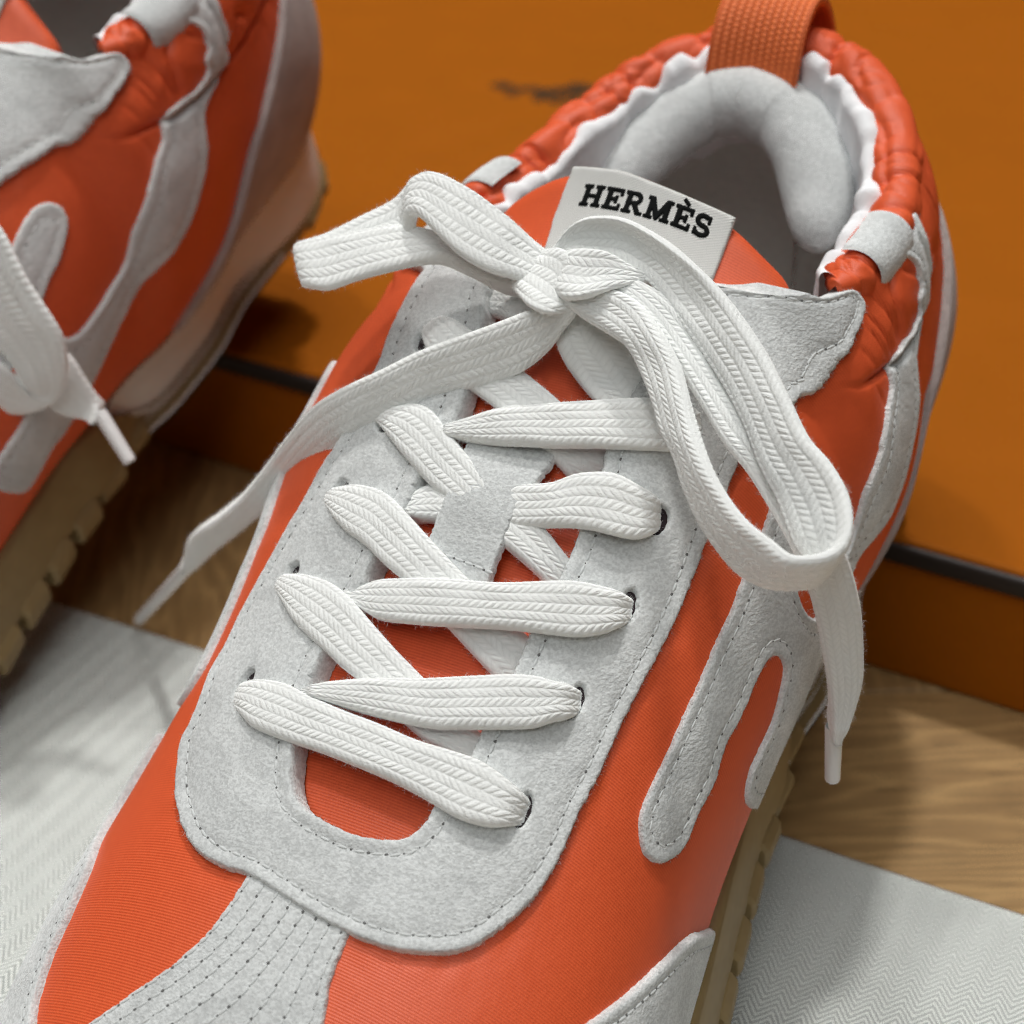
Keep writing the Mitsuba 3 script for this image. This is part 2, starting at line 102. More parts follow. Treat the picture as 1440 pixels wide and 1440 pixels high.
RIBBONS2=[('bow_loop',[[155.8,-18.9,91.2,149.2,-15.2,84.7,0],[157.9,-31.7,90.3,148.9,-27.2,80.2,0],[155.5,-41.8,85.5,147.0,-36.7,73.4,0],[151.7,-49.0,78.4,144.9,-40.8,66.9,0],[149.3,-56.1,70.0,144.3,-45.6,62.1,0],[147.8,-56.3,62.0,143.5,-48.2,58.2,0],[146.7,-53.3,54.6,144.5,-47.9,56.1,0],[143.3,-48.0,50.6,143.5,-47.5,58.9,0],[140.5,-44.3,51.2,142.5,-45.0,63.6,0],[138.1,-39.0,55.0,140.4,-38.1,68.0,0],[136.6,-29.7,63.8,140.7,-28.6,74.5,0]]),('free_end',[[149.7,-42.7,63.3,141.6,-37.8,54.9,0],[151.5,-47.6,62.1,143.0,-42.7,52.0,0],[152.1,-52.9,60.5,145.8,-48.1,51.8,0],[151.2,-56.4,55.8,146.4,-51.3,48.8,0],[151.0,-58.0,52.5,147.5,-53.9,47.8,0],[150.8,-58.9,50.7,148.5,-56.4,48.1,0],[150.3,-59.1,49.2,149.2,-57.7,48.0,0]])]
AGLET2=[[149.1, -59.5, 50.2], [145.2, -68.1, 44.2]]
STRAP_S=((0.7206, 0.771), (0.752, 0.715))
PAD_TAU=(0.2,0.82)
TAB_Y=2.2
FLOOR_ANG=4.0
FLOOR_OFF=(0.0,-0.04)

# ------------------------------------------------------------------ materials
def rgb(*c): return {'type': 'rgb', 'value': list(c)}
def mat(key, base, rough, bump=None, bscale=1e-4, eps=4e-5, **kw):
    b = {'type': 'principled', 'base_color': mikit.proc(base) if callable(base) else rgb(*base), 'roughness': rough, **kw}
    if bump is not None:
        b = {'type': 'bumpmap', 'arbitrary': mikit.proc(bump, eps=eps), 'scale': bscale, 'bsdf': b}
    scene[key] = {'type': 'twosided', 'bsdf': b}

def suede_h(p, n, uv):
    q = p * 1000.0
    w = noise(q.x * 0.8, q.y * 0.8, q.z * 0.8) * 0.8
    a = noise(q.x * 2.4 + w, q.y * 2.4 - w, q.z * 2.4 + w)
    b = noise(q.x * 5.1 - w, q.y * 5.1, q.z * 5.1 + w)
    return 0.55 * a + 0.45 * b
def suede_col(c0, var=0.13):
    def f(p, n, uv):
        q = p * 1000.0
        k = suede_h(p, n, uv)
        m = fbm(q.x * 0.16, q.y * 0.16, q.z * 0.16, 3)
        w = 6.0 * noise(q.x * 0.05, q.y * 0.05, q.z * 0.05)
        m = m + 0.8 * (smoothstep(0.42, 0.58, noise(q.x * 0.09 + w, q.y * 0.22 - w, q.z * 0.09)) - 0.5)
        return mi.Color3f(*c0) * (1.0 - var + var * 2.0 * smoothstep(0.25, 0.75, k)) * (0.94 + 0.12 * m)
    return f
mat('suede', suede_col((0.56, 0.578, 0.578)), 0.95, suede_h, 2.0e-4, 5e-5, specular=0.2, sheen=0.35)
mat('suede_dark', suede_col((0.40, 0.415, 0.41)), 0.95, suede_h, 2.0e-4, 5e-5, specular=0.2, sheen=0.35)
mat('suede_taupe', suede_col((0.40, 0.35, 0.335)), 0.95, suede_h, 2.0e-4, 5e-5, specular=0.2, sheen=0.3)

def rib(uv):
    wob = 0.35 * noise(uv.x * 0.25, uv.y * 0.1)
    return 0.5 + 0.5 * dr.sin((uv.x + wob * 0.3) * (2 * math.pi / 0.44))
def nylon_col(p, n, uv):
    k = rib(uv)
    t = 0.5 + 0.5 * dr.sin(uv.y * (2 * math.pi / 0.45) + 3.1 * dr.floor(uv.x / 0.44))
    g = noise(uv.x * 0.9, uv.y * 5.0)
    return mix((0.55, 0.058, 0.016), (0.76, 0.13, 0.042), 0.14 + 0.52 * k + 0.12 * t + 0.18 * g)
def nylon_h(p, n, uv):
    return 0.75 * rib(uv) + 0.25 * noise(uv.x * 4.0, uv.y * 5.0)
mat('nylon', nylon_col, 0.46, nylon_h, 7e-5, 5e-5, specular=0.4, sheen=0.15, sheen_tint=1.0)

def webbing_h(p, n, uv):
    a = dr.abs(dr.sin(uv.y * math.pi / 1.45))
    b = dr.abs(dr.sin((uv.x + 0.5 * dr.floor(uv.y / 1.45)) * math.pi / 1.1))
    return dr.power(a, 0.6) * (0.45 + 0.55 * dr.power(b, 0.7))
def webbing_col(p, n, uv):
    return mix((0.55, 0.085, 0.02), (0.84, 0.205, 0.062), webbing_h(p, n, uv))
mat('webbing', webbing_col, 0.55, webbing_h, 3.5e-4, 5e-5, specular=0.25)

def lace_h(p, n, uv):
    pc = 1.6
    c = dr.floor(uv.y / pc)
    f = uv.y / pc - c - 0.5
    sg = dr.select(dr.abs(c - 2 * dr.floor(c / 2)) < 0.5, 1.0, -1.0)
    wv = (uv.x + 0.35 * (noise(uv.x * 0.8, uv.y * 0.8) - 0.5)) / 1.25 + sg * f * 1.15 + 0.25 * c
    y = dr.abs(dr.cos(math.pi * wv))
    fl = dr.abs(dr.cos(math.pi * (3.0 * wv + 0.6 * noise(uv.x * 2.0, uv.y * 2.0))))
    fib = noise(uv.x * 7.0 + 6.0 * f * sg, uv.y * 7.0, p.z * 3000)
    wear = 0.55 + 0.75 * noise(uv.x * 0.35, uv.y * 0.5)
    return dr.power(y, 0.5) * (1 - dr.power(dr.abs(2 * f), 4.0)) * (0.5 + 0.2 * fl) * wear + 0.3 * fib
def lace_col(p, n, uv):
    k = lace_h(p, n, uv)
    return mi.Color3f(0.83, 0.845, 0.835) * (0.87 + 0.16 * k)
mat('lace_cotton', lace_col, 0.85, lace_h, 2.0e-4, 5e-5, specular=0.25, sheen=0.4)
mat('thread', (0.56, 0.58, 0.58), 0.7, specular=0.3)
mat('stitch_shade', (0.14, 0.14, 0.14), 0.95, specular=0.1)  # dark grey stands in for the shade in stitch holes
mat('thread_white', (0.83, 0.845, 0.835), 0.8, specular=0.2)
mat('aglet_plastic', (0.72, 0.71, 0.71), 0.25, specular=0.5)
def knit_col(p, n, uv):
    return mi.Color3f(0.80, 0.81, 0.83) * (0.93 + 0.07 * noise(p.x * 3000, p.y * 3000, p.z * 3000))
mat('white_jersey', knit_col, 0.8, lambda p, n, uv: noise(p.x * 3500, p.y * 3500, p.z * 3500), 5e-5, specular=0.2, sheen=0.3)
mat('lining_cloth', lambda p, n, uv: mi.Color3f(0.60, 0.60, 0.575) * (0.9 + 0.2 * noise(p.x * 1500, p.y * 1500, p.z * 1500)), 0.9, specular=0.1)
def label_h(p, n, uv):
    return dr.abs(dr.sin((uv.x + 0.5 * uv.y) * math.pi / 0.42))
mat('label_satin', lambda p, n, uv: mi.Color3f(0.63, 0.63, 0.61) * (0.84 + 0.18 * label_h(p, n, uv)), 0.55, label_h, 9e-5, 5e-5, specular=0.4)
mat('black_thread', (0.006, 0.007, 0.007), 0.85, lambda p, n, uv: noise(p.x * 5000, p.y * 5000, p.z * 5000), 6e-5, specular=0.1)
mat('hole_shade', (0.03, 0.022, 0.025), 0.9, specular=0.1)  # shade inside the eyelets, given as a colour
mat('gum_rubber', lambda p, n, uv: mix((0.25, 0.175, 0.078), (0.30, 0.215, 0.10), fbm(p.x * 400, p.y * 400, p.z * 400, 3)), 0.5,
    lambda p, n, uv: noise(p.x * 2500, p.y * 2500, p.z * 2500), 3e-5, specular=0.35)
mat('dark_gum', (0.10, 0.07, 0.045), 0.55, specular=0.35)
mat('white_foam', lambda p, n, uv: mi.Color3f(0.78, 0.77, 0.75) * (0.97 + 0.05 * fbm(p.x * 300, p.y * 300, p.z * 300)), 0.5,
    lambda p, n, uv: noise(p.x * 3000, p.y * 3000, p.z * 3000), 2e-5, specular=0.35)

# ------------------------------------------------------------------ mesh helpers (shoe millimetres)
SL, VL = 345.0, 88.0
T12 = SHOE2_POSE @ np.linalg.inv(SHOE_POSE)
def world(P, pose=SHOE_POSE):
    P = np.asarray(P, float)
    return P @ pose[:3, :3].T + pose[:3, 3]
counts = {}
def numbered(key):
    k = counts.get(key, 0); counts[key] = k + 1
    return key if k == 0 else f'{key}_{k:03d}'
def add(part, V, F, bsdf, smooth=True, uv=None, shoes=(1, 2), pose=None):
    """One part of the sneaker; the second sneaker gets the same mesh at its own place."""
    for sh in shoes:
        key = numbered(('sneaker__' if sh == 1 else 'sneaker_001__') + part)
        if sh == shoes[0]:
            d = mikit.ply((world(V, SHOE_POSE if sh == 1 else SHOE2_POSE), F), bsdf, smooth=smooth, uv=uv)
            scene[key] = d
        else:
            scene[key] = {**d, 'to_world': T4(T12.tolist())}
    return key

def nsurf(s, v):
    s = np.asarray(s, float); v = np.asarray(v, float)
    e = 1.5e-3
    s0_, s1_ = np.clip(s - e, 0, 1), np.clip(s + e, 0, 1)
    lo, hi = np.where(v > 1, 1 + 1e-7, 0), np.where(v > 1, 2, 1)
    a = surf(s1_, v) - surf(s0_, v)
    b = surf(s, np.clip(v + e, lo, hi)) - surf(s, np.clip(v - e, lo, hi))
    n = np.cross(a, b)
    n /= np.linalg.norm(n, axis=-1, keepdims=True) + 1e-12
    return n
_t = surf(0.4, 0.5); 
NSIGN = 1.0 if nsurf(0.4, 0.5)[1] < 0 else -1.0
SEAM_S = np.array([q[0] for q in SEAM]) / 1e4; SEAM_T = np.array([q[1] for q in SEAM]) / 1e4
_o = np.argsort(SEAM_S); SEAM_S, SEAM_T = SEAM_S[_o], SEAM_T[_o]
def wrinkle(s, v):
    """Puffs, seam crease and gathered folds of the nylon, in mm along the normal."""
    s = np.asarray(s, float); v = np.asarray(v, float)
    t = np.where(v > 1, 2 - v, v)
    side = np.where(v > 1, 7.3, 0.0)
    ss = lambda a, b, x: (lambda u: u * u * (3 - 2 * u))(np.clip((x - a) / (b - a), 0, 1))
    st = np.interp(s, SEAM_S, SEAM_T)
    d = (t - st) * VL
    rear = ss(SEAM_S[0] - 0.005, SEAM_S[0] + 0.05, s)
    nz = meshkit.noise(np.stack([s * 60, t * 3, side], -1), 3)
    u = np.clip(d / np.maximum((1 - st) * VL, 1), 0, 1)
    puff = 2.4 * np.sin(np.pi * np.clip(u, 0, 1)) ** 0.7
    crease = -1.0 * np.exp(-(d / 0.9) ** 2)
    ph = s * SL / 12.5 + 1.9 * nz + side + d * 0.012
    fold = (1 - np.abs(np.sin(np.pi * ph))) ** 3
    amp = 0.5 + 0.9 * meshkit.noise(np.stack([np.floor(ph + .5) * 1.7, side, 0 * s], -1), 5)
    up = -1.1 * fold * amp * ss(0, 6, d)
    ph2 = s * SL / 8.0 + 1.2 * nz + side + d * 0.02
    fold2 = (1 - np.abs(np.sin(np.pi * ph2))) ** 5
    dn = -0.55 * fold2 * np.exp(-((-d) / 9.0)) * (d < 0) * (0.3 + meshkit.noise(np.stack([np.floor(ph2 + .5) * 2.3, side, 0 * s], -1), 6))
    soft = 0.9 * (meshkit.fbm(np.stack([s * 20 + 2 * meshkit.noise(np.stack([s * 9, t * 2, side], -1), 11), t * 4, side], -1), 3, 9) - 0.5)
    return rear * (puff + crease + up + dn) + soft * ss(0.05, 0.3, t) * (0.4 + rear)
def skin(q, h, ride=1.0):
    """Point h mm above the upper at q = (s * SL, v * VL)."""
    q = np.asarray(q, float)
    s, v = np.clip(q[..., 0] / SL, 0, 1), np.clip(q[..., 1] / VL, 0, 2)
    return surf(s, v) + NSIGN * nsurf(s, v) * (np.asarray(h) + ride * wrinkle(s, v))[..., None]
def on_tongue(q, h):
    q = np.asarray(q, float)
    P = tongue(q[..., 0], q[..., 1]); e = 0.2
    n = np.cross(tongue(q[..., 0] + e, q[..., 1]) - P, tongue(q[..., 0], q[..., 1] + e) - P)
    n /= np.linalg.norm(n, axis=-1, keepdims=True)
    return P + n * np.asarray(h)[..., None]

def smooth_loop(P, step=0.5, closed=True):
    P = np.asarray(P, float)
    n = len(P); out = []
    for i in range(n if closed else n - 1):
        if closed: a, b, c, d = P[i - 1], P[i], P[(i + 1) % n], P[(i + 2) % n]
        else: a, b, c, d = P[max(i - 1, 0)], P[i], P[i + 1], P[min(i + 2, n - 1)]
        t = np.linspace(0, 1, 12, endpoint=False)[:, None]
        # centripetal Catmull-Rom, by finite differences limited to the segment
        l0, l1, l2 = (np.linalg.norm(x) + 1e-9 for x in (b - a, c - b, d - c))
        m1 = (c - a) / (l0 + l1) * l1; m2 = (d - b) / (l1 + l2) * l1
        out.append((2*t**3-3*t**2+1)*b + (t**3-2*t**2+t)*m1 + (-2*t**3+3*t**2)*c + (t**3-t**2)*m2)
    P = np.vstack(out + ([] if closed else [P[-1:]]))
    return resample(P, step, closed)
def resample(P, step, closed):
    P = np.asarray(P, float)
    if closed: P = np.vstack([P, P[:1]])
    L = np.concatenate([[0], np.cumsum(np.linalg.norm(np.diff(P, axis=0), axis=1))])
    m = max(int(round(L[-1] / step)), 3)
    x = np.linspace(0, L[-1], m + 1)[: m if closed else m + 1]
    return np.stack([np.interp(x, L, P[:, k]) for k in range(P.shape[1])], 1)
def rings_of(poly):
    polys = getattr(poly, 'geoms', [poly])
    return [np.array(r.coords)[:-1] for p in polys if not p.is_empty for r in [p.exterior, *p.interiors]]

def panel(poly, lift, th=1.6, skirt=0.6, edge=0.9, groove=None, gpoly=None, spacing=1.3, rough=0.0, step=0.5, seed=1):
    """A sheet cut to the outline poly (in q millimetres), thick, with rounded edges, laid on lift(q, h). Returns V, F, q."""
    loops = [resample(r, step, True) for r in rings_of(poly)]
    if rough:
        loops = [r + (meshkit.noise(np.c_[r * 2.6, np.zeros(len(r))], seed)[:, None] - .5) * rough + (meshkit.noise(np.c_[r * 2.6, np.ones(len(r)) * 9], seed + 1)[:, None] - .5) * np.array([rough, -rough]) for r in loops]
    core = Polygon(loops[0], [l for l in loops[1:]]).buffer(0) if len(loops) else poly
    if core.geom_type != 'Polygon': core = max(core.geoms, key=lambda g: g.area); loops = [resample(r, step, True) for r in rings_of(core)]
    pts = [np.vstack(loops)]
    for d in (0.22, 0.5, 0.9, 1.5, 2.1, 2.5, 2.9):
        for r in rings_of(core.buffer(-d)): 
            if len(r) > 3: pts.append(resample(r, step * (1 + d * 0.5), True))
    inner = core.buffer(-3.4)
    if not inner.is_empty:
        x0, y0, x1, y1 = inner.bounds
        gx, gy = np.meshgrid(np.arange(x0, x1, spacing), np.arange(y0, y1, spacing))
        gx = gx + (np.arange(gx.shape[0]) % 2)[:, None] * spacing / 2
        g = np.c_[gx.ravel(), gy.ravel()]
        pts.append(g[shapely.contains_xy(inner, g[:, 0], g[:, 1])])
    q = np.vstack(pts)
    tri = Delaunay(q).simplices
    c = q[tri].mean(1)
    tri = tri[shapely.contains_xy(core, c[:, 0], c[:, 1])]
    a = np.cross(q[tri[:, 1]] - q[tri[:, 0]], q[tri[:, 2]] - q[tri[:, 0]])
    tri = tri[np.abs(a) > 1e-4]; a = a[np.abs(a) > 1e-4]
    tri[a < 0] = tri[a < 0][:, ::-1]
    bd = core.boundary
    d = shapely.distance(bd, shapely.points(q))
    d[:len(pts[0])] = 0
    h = th * (0.30 + 0.70 * np.sqrt(np.clip(1 - (1 - np.clip(d / edge, 0, 1)) ** 2, 0, 1)))
    if groove:
        dg = d if gpoly is None else shapely.distance(gpoly.boundary, shapely.points(q))
        h = h - groove[1] * np.exp(-((dg - groove[0]) / 0.55) ** 2)
    V = [lift(q, h)]; F = [tri]; Q = [q]
    base = len(q); at = 0
    for l in loops:
        m = len(l); i = np.arange(m); j = (i + 1) % m
        V.append(lift(l, np.full(m, -skirt))); Q.append(l)
        F += [np.stack([at + i, at + j, base + j], 1), np.stack([at + i, base + j, base + i], 1)]
        base += m; at += m
    return np.vstack(V), np.vstack(F), np.vstack(Q)
def qpoly(pts, step=0.5):
    return Polygon(smooth_loop(np.asarray(pts, float) / 1e4 * [SL, VL], step)).buffer(0)

_ball = trimesh.creation.icosphere(subdivisions=1)
def capsules(P, D, N, ln, wd, ht):
    """Many small stitches in one mesh: at P, along D, above the surface with normal N."""
    D = D / np.linalg.norm(D, axis=1, keepdims=True)
    S = np.cross(N, D); S /= np.linalg.norm(S, axis=1, keepdims=True)
    b = _ball.vertices
    V = P[:, None] + b[None, :, :1] * D[:, None] * ln + b[None, :, 1:2] * S[:, None] * wd + b[None, :, 2:] * N[:, None] * ht
    F = _ball.faces[None] + (np.arange(len(P)) * len(b))[:, None, None]
    return V.reshape(-1, 3), F.reshape(-1, 3)
def stitches(line, lift, h=1.4, pitch=2.3, ln=0.85, wd=0.26, ht=0.24, closed=False):
    c = resample(line, pitch, closed)
    P0, P1, P2 = lift(c, np.full(len(c), h)), lift(c, np.full(len(c), h + .5)), None
    nx = np.roll(c, -1, 0) if closed else np.vstack([c[1:], 2 * c[-1:] - c[-2:-1]])
    D = lift(c + (nx - c) * 0.2, np.full(len(c), h)) - P0
    N = (P1 - P0) / np.linalg.norm(P1 - P0, axis=1, keepdims=True)
    cm = c + (nx - c) * 0.5
    rs = np.random.default_rng(len(c)).uniform(.45, 1.05, (len(c), 1, 1))
    SHADE_DOTS.append(capsules(lift(cm, np.full(len(c), h + .02)), D, N, 0.30 * rs, 0.24 * rs, 0.12))
    return capsules(P0, D, N, ln, wd, ht)
SHADE_DOTS = []  # small dark blobs between stitches, hole shade put in as colour
def add_shade_dots(part):
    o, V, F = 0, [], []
    for v_, f_ in SHADE_DOTS: V.append(v_); F.append(f_ + o); o += len(v_)
    SHADE_DOTS.clear()
    add(part, np.vstack(V), np.vstack(F), 'stitch_shade', True)
def grid_faces(n, m, wrap=False):
    i, j = np.meshgrid(np.arange(n - 1), np.arange(m if wrap else m - 1), indexing='ij')
    j1 = (j + 1) % m
    a, b, c, d = i * m + j, (i + 1) * m + j, (i + 1) * m + j1, i * m + j1
    return np.vstack([np.stack([a, b, c], -1).reshape(-1, 3), np.stack([a, c, d], -1).reshape(-1, 3)])

def hairs(P, N, ln=(0.5, 1.1), wd=0.028, spread=0.8, seed=0):
    """Loose fibres: thin bent blades standing on P, roughly along N."""
    r = np.random.default_rng(seed); k = len(P)
    D = N / (np.linalg.norm(N, axis=1, keepdims=True) + 1e-9) + r.normal(0, spread, (k, 3)); D /= np.linalg.norm(D, axis=1, keepdims=True)
    L = r.uniform(*ln, (k, 1))
    S = np.cross(D, r.normal(0, 1, (k, 3))); S /= np.linalg.norm(S, axis=1, keepdims=True)
    mid = P + D * L * .5 + S * 0; D2 = D + r.normal(0, .5, (k, 3)); D2 /= np.linalg.norm(D2, axis=1, keepdims=True)
    tip = mid + D2 * L * .5
    V = np.stack([P - S * wd / 2, P + S * wd / 2, mid - S * wd / 2, mid + S * wd / 2, tip], 1)
    F = np.array([[0, 1, 3], [0, 3, 2], [2, 3, 4]])[None] + (np.arange(k) * 5)[:, None, None]
    return V.reshape(-1, 3), F.reshape(-1, 3)
def edge_hairs(poly, lift, h, dens=3.0, seed=0, **kw):
    r = np.random.default_rng(seed + 77)
    Ps, Ns = [], []
    for ring_ in rings_of(poly):
        c = resample(ring_, 1.0 / dens, True); nx = np.roll(c, -1, 0)
        d = nx - c; nn = np.c_[d[:, 1], -d[:, 0]]; nn /= np.linalg.norm(nn, axis=1, keepdims=True) + 1e-9
        test = shapely.contains_xy(poly, *(c + nn * .2).T); nn[test] *= -1
        c = c + nn * r.uniform(-.5, .05, (len(c), 1))
        hh = np.full(len(c), h) * r.uniform(.3, 1.0, len(c))
        P = lift(c, hh); Ns.append(lift(c + nn * .4, hh + .15) - P); Ps.append(P)
    return hairs(np.vstack(Ps), np.vstack(Ns), seed=seed, **kw)

# ------------------------------------------------------------------ the sneaker's upper
S_EAR = float(np.interp(196, ST[:, 4], s0))
eye_out = np.array(EYE_OUTER, float) / 1e4 * [SL, VL]
eye_in = np.array(EYE_INNER, float) / 1e4 * [SL, VL]
near_ear = eye_out[:, 0] > 0.63 * SL          # the ears stop short of the rim
eye_out[near_ear, 1] = np.where(eye_out[near_ear, 1] < VL, np.minimum(eye_out[near_ear, 1], 0.97 * VL), np.maximum(eye_out[near_ear, 1], 1.03 * VL))
throat = Polygon(smooth_loop(eye_in, 0.8, closed=False)).buffer(0)
if throat.geom_type != 'Polygon': throat = max(throat.geoms, key=lambda g: g.area)
throat_cut = throat.buffer(4.0)
mouth = Polygon(np.vstack([eye_out[:7], [[eye_out[6][0], VL + 1], [0.60 * SL, VL + 1], [0.60 * SL, 0.90 * VL]]])).buffer(0).buffer(1.6)
eye_full = Polygon(smooth_loop(np.vstack([eye_out, eye_in]), 0.5)).buffer(0)
under_cut = Polygon(smooth_loop(np.vstack([eye_out, eye_in]), 0.5)).buffer(0).buffer(-4.0)
def upper_mesh():
    Vs, Fs, U, base = [], [], [], 0
    for lo, hi in ((0.0, 1.0), (1.0 + 1e-6, 2.0)):
        n, m = 520, 120
        s, v = np.meshgrid(np.linspace(0, 1, n), np.linspace(lo, hi, m), indexing='ij')
        q = np.stack([s * SL, v * VL], -1).reshape(-1, 2)
        near = shapely.distance(eye_full, shapely.points(q))
        pk = meshkit.noise(np.stack([q[:, 0] / 2.6, q[:, 1] / 2.6, near / 9], -1), 81) - .5
        V = skin(q, 0.55 * pk * np.exp(-near / 3.5) * (q[:, 0] < 0.66 * SL), np.clip(near / 9.0, 0.1, 1.0))
        F = grid_faces(n, m)
        c = q[F].mean(1)
        F = F[~(shapely.contains_xy(throat_cut, c[:, 0], c[:, 1]) | shapely.contains_xy(under_cut, c[:, 0], c[:, 1]) | shapely.contains_xy(mouth, c[:, 0], np.minimum(c[:, 1], 2 * VL - c[:, 1])))]
        X = surf(s, v).reshape(-1, 3)[:, 0]
        arcl = np.linalg.norm(np.diff(surf(s, v), axis=1), axis=2)
        arcl = np.concatenate([np.zeros((n, 1)), np.cumsum(arcl, 1)], 1).ravel()
        U.append(np.c_[X, arcl]); Vs.append(V); Fs.append(F + base); base += len(V)
    return np.vstack(Vs), np.vstack(Fs), np.vstack(U)
V, F, U = upper_mesh()
add('upper', V, F, 'nylon', True, U)

# eyestay with its eyelets
eye_poly = Polygon(smooth_loop(np.vstack([eye_out, eye_in]), 0.5)).buffer(0).buffer(-2.2).buffer(4.0).buffer(-1.8)
if eye_poly.geom_type != 'Polygon': eye_poly = max(eye_poly.geoms, key=lambda g: g.area)
eyelets = np.array(EYELETS, float) / 1e4 * [SL, VL]
eyelets[:, 1] += np.where(eyelets[:, 1] < VL, -0.9, 0.9)
holes = shapely.union_all([shapely.affinity.scale(Point(*e).buffer(1.0, 24), 2.5, 1.35) for e in eyelets])
flat = lambda q, h: skin(q, h, 0.12)
V, F, Q = panel(eye_poly.difference(holes), flat, th=1.6, skirt=3.0, edge=0.55, groove=(2.4, 0.36), gpoly=eye_poly, rough=0.22, step=0.45)
add('eyestay', V, F, 'suede', 40)
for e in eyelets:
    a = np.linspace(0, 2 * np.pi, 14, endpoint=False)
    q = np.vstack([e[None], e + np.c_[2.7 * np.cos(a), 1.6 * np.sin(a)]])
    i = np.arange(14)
    add('eyestay__eyelet_shade', flat(q, np.full(15, 0.35)), np.stack([0 * i, 1 + i, 1 + (i + 1) % 14], 1), 'hole_shade', False)  # dark disc in the hole: its inner shade put in as colour
V, F = edge_hairs(eye_poly, flat, 1.45, 5.0, 3, ln=(.35, .8), wd=.035)
add('eyestay__nap', V, F, 'suede', False)
V, F = stitches(np.array(eye_poly.buffer(-2.4).exterior.coords), flat, 1.28, closed=True)
add('eyestay__stitching', V, F, 'thread', True)
add_shade_dots('eyestay__stitch_shade_dot')

# side stripes: the same on both sides
h_q = np.array(H, float) / 1e4 * [SL, VL]
h_poly = Polygon(smooth_loop(h_q, 0.5)).buffer(0).intersection(shapely.box(0, 0, SL, 0.985 * VL))
if h_poly.geom_type != 'Polygon': h_poly = max(h_poly.geoms, key=lambda g: g.area)
h_l = np.c_[h_q[:, 0], 2 * VL - h_q[:, 1] + 4.5 * np.clip((0.67 * SL - h_q[:, 0]) / (0.06 * SL), 0, 1)]
h_left = Polygon(smooth_loop(h_l, 0.5)).buffer(0).intersection(shapely.box(0, 1.015 * VL, SL, 1.97 * VL))
if h_left.geom_type != 'Polygon': h_left = max(h_left.geoms, key=lambda g: g.area)
for P in (h_poly, h_left):
    V, F, Q = panel(P, skin, th=0.95, skirt=0.8, edge=0.45, groove=(2.3, 0.22), rough=0.2)
    k = add('side_stripe', V, F, 'suede', 40)
    v_, f_ = edge_hairs(P, skin, 1.0, 5.0, 4, ln=(.3, .7), wd=.035)
    add(k.split('__', 1)[1] + '__nap', v_, f_, 'suede', False)
    pp = P.buffer(-2.3)
    VF = [stitches(r, skin, 0.76, wd=.2, ht=.18, closed=True) for r in rings_of(pp) if len(r) > 8]
    VV = np.vstack([x[0] for x in VF]); off = np.cumsum([0] + [len(x[0]) for x in VF])
    add(k.split('__', 1)[1] + '__stitching', VV, np.vstack([x[1] + o for x, o in zip(VF, off)]), 'thread', True)
    add_shade_dots(k.split('__', 1)[1] + '__stitch_shade_dot')

# toe strap with its fan of stitch rows
st = np.array(STRAP, float) / 1e4 * [SL, VL]
le, re_ = smooth_loop(st[:8], 0.5, False), smooth_loop(st[8:][::1], 0.5, False)
strap_poly = Polygon(np.vstack([le, re_])).buffer(0)
V, F, Q = panel(strap_poly.difference(eye_poly.buffer(-3)), skin, th=0.9, skirt=0.6, edge=0.6, rough=0.2)
add('toe_strap', V, F, 'suede', 40)
le2, re2 = resample(le, len(le) * .5 / 60, False)[:60], resample(re_[::-1], len(re_) * .5 / 60, False)[:60]
k_ = min(len(le2), len(re2)); le2, re2 = le2[:k_], re2[:k_]
VV, FF, o = [], [], 0
for f in (0.05, 0.19, 0.33, 0.46, 0.58, 0.70, 0.82, 0.94):
    v_, f_ = stitches(le2 * (1 - f) + re2 * f, skin, 0.90, pitch=2.6, ln=0.85, wd=0.24, ht=0.2)
    VV.append(v_); FF.append(f_ + o); o += len(v_)
add('toe_strap__stitching', np.vstack(VV), np.vstack(FF), 'thread', True)
add_shade_dots('toe_strap__stitch_shade_dot')

# toe guards, right and left
mr = np.array(MUDR, float) / 1e4 * [SL, VL]
ml = np.array(MUDL_IN, float) / 1e4 * [SL, VL]
top = smooth_loop(mr[:7], 0.5, False)
pR = Polygon(np.vstack([top, [[top[-1][0], 0.3], [20, 0.3], [20, mr[0][1] + 6]]])).buffer(0)
tl = smooth_loop(ml, 0.5, False)
pL = Polygon(np.vstack([tl, [[tl[-1][0] - 40, tl[-1][1] - 3], [20, 2 * VL - 0.3], [tl[0][0] + 4, 2 * VL - 0.3]]])).buffer(0)
for P in (pR, pL):
    if P.geom_type != 'Polygon': P = max(P.geoms, key=lambda g: g.area)
    V, F, Q = panel(P, skin, th=1.4, skirt=0.6, edge=0.8, groove=(2.4, 0.3), rough=0.2)
    k = add('toe_guard', V, F, 'suede', 40)
    ex = np.array(P.buffer(-2.4).exterior.coords)
    v_, f_ = stitches(ex, skin, 1.15, closed=True)
    add(k.split('__', 1)[1] + '__stitching', v_, f_, 'thread', True)
    add_shade_dots(k.split('__', 1)[1] + '__stitch_shade_dot')

# heel counter, both sides
hc = np.array([(0.67, 0.02), (0.715, 0.16), (0.775, 0.36), (0.83, 0.52), (0.885, 0.66), (0.94, 0.72), (0.999, 0.74), (0.999, 0.02)]) * [SL, VL]
pc = Polygon(np.vstack([smooth_loop(hc[:7], 0.6, False), hc[7:]])).buffer(0)
for P in (pc, shapely.affinity.affine_transform(pc, [1, 0, 0, -1, 0, 2 * VL])):
    V, F, Q = panel(P, lambda q, h: skin(q, h, 0.25), th=1.6, skirt=1.5, edge=0.9, groove=(2.3, 0.25))
    add('heel_counter', V, F, 'suede_taupe', 40)

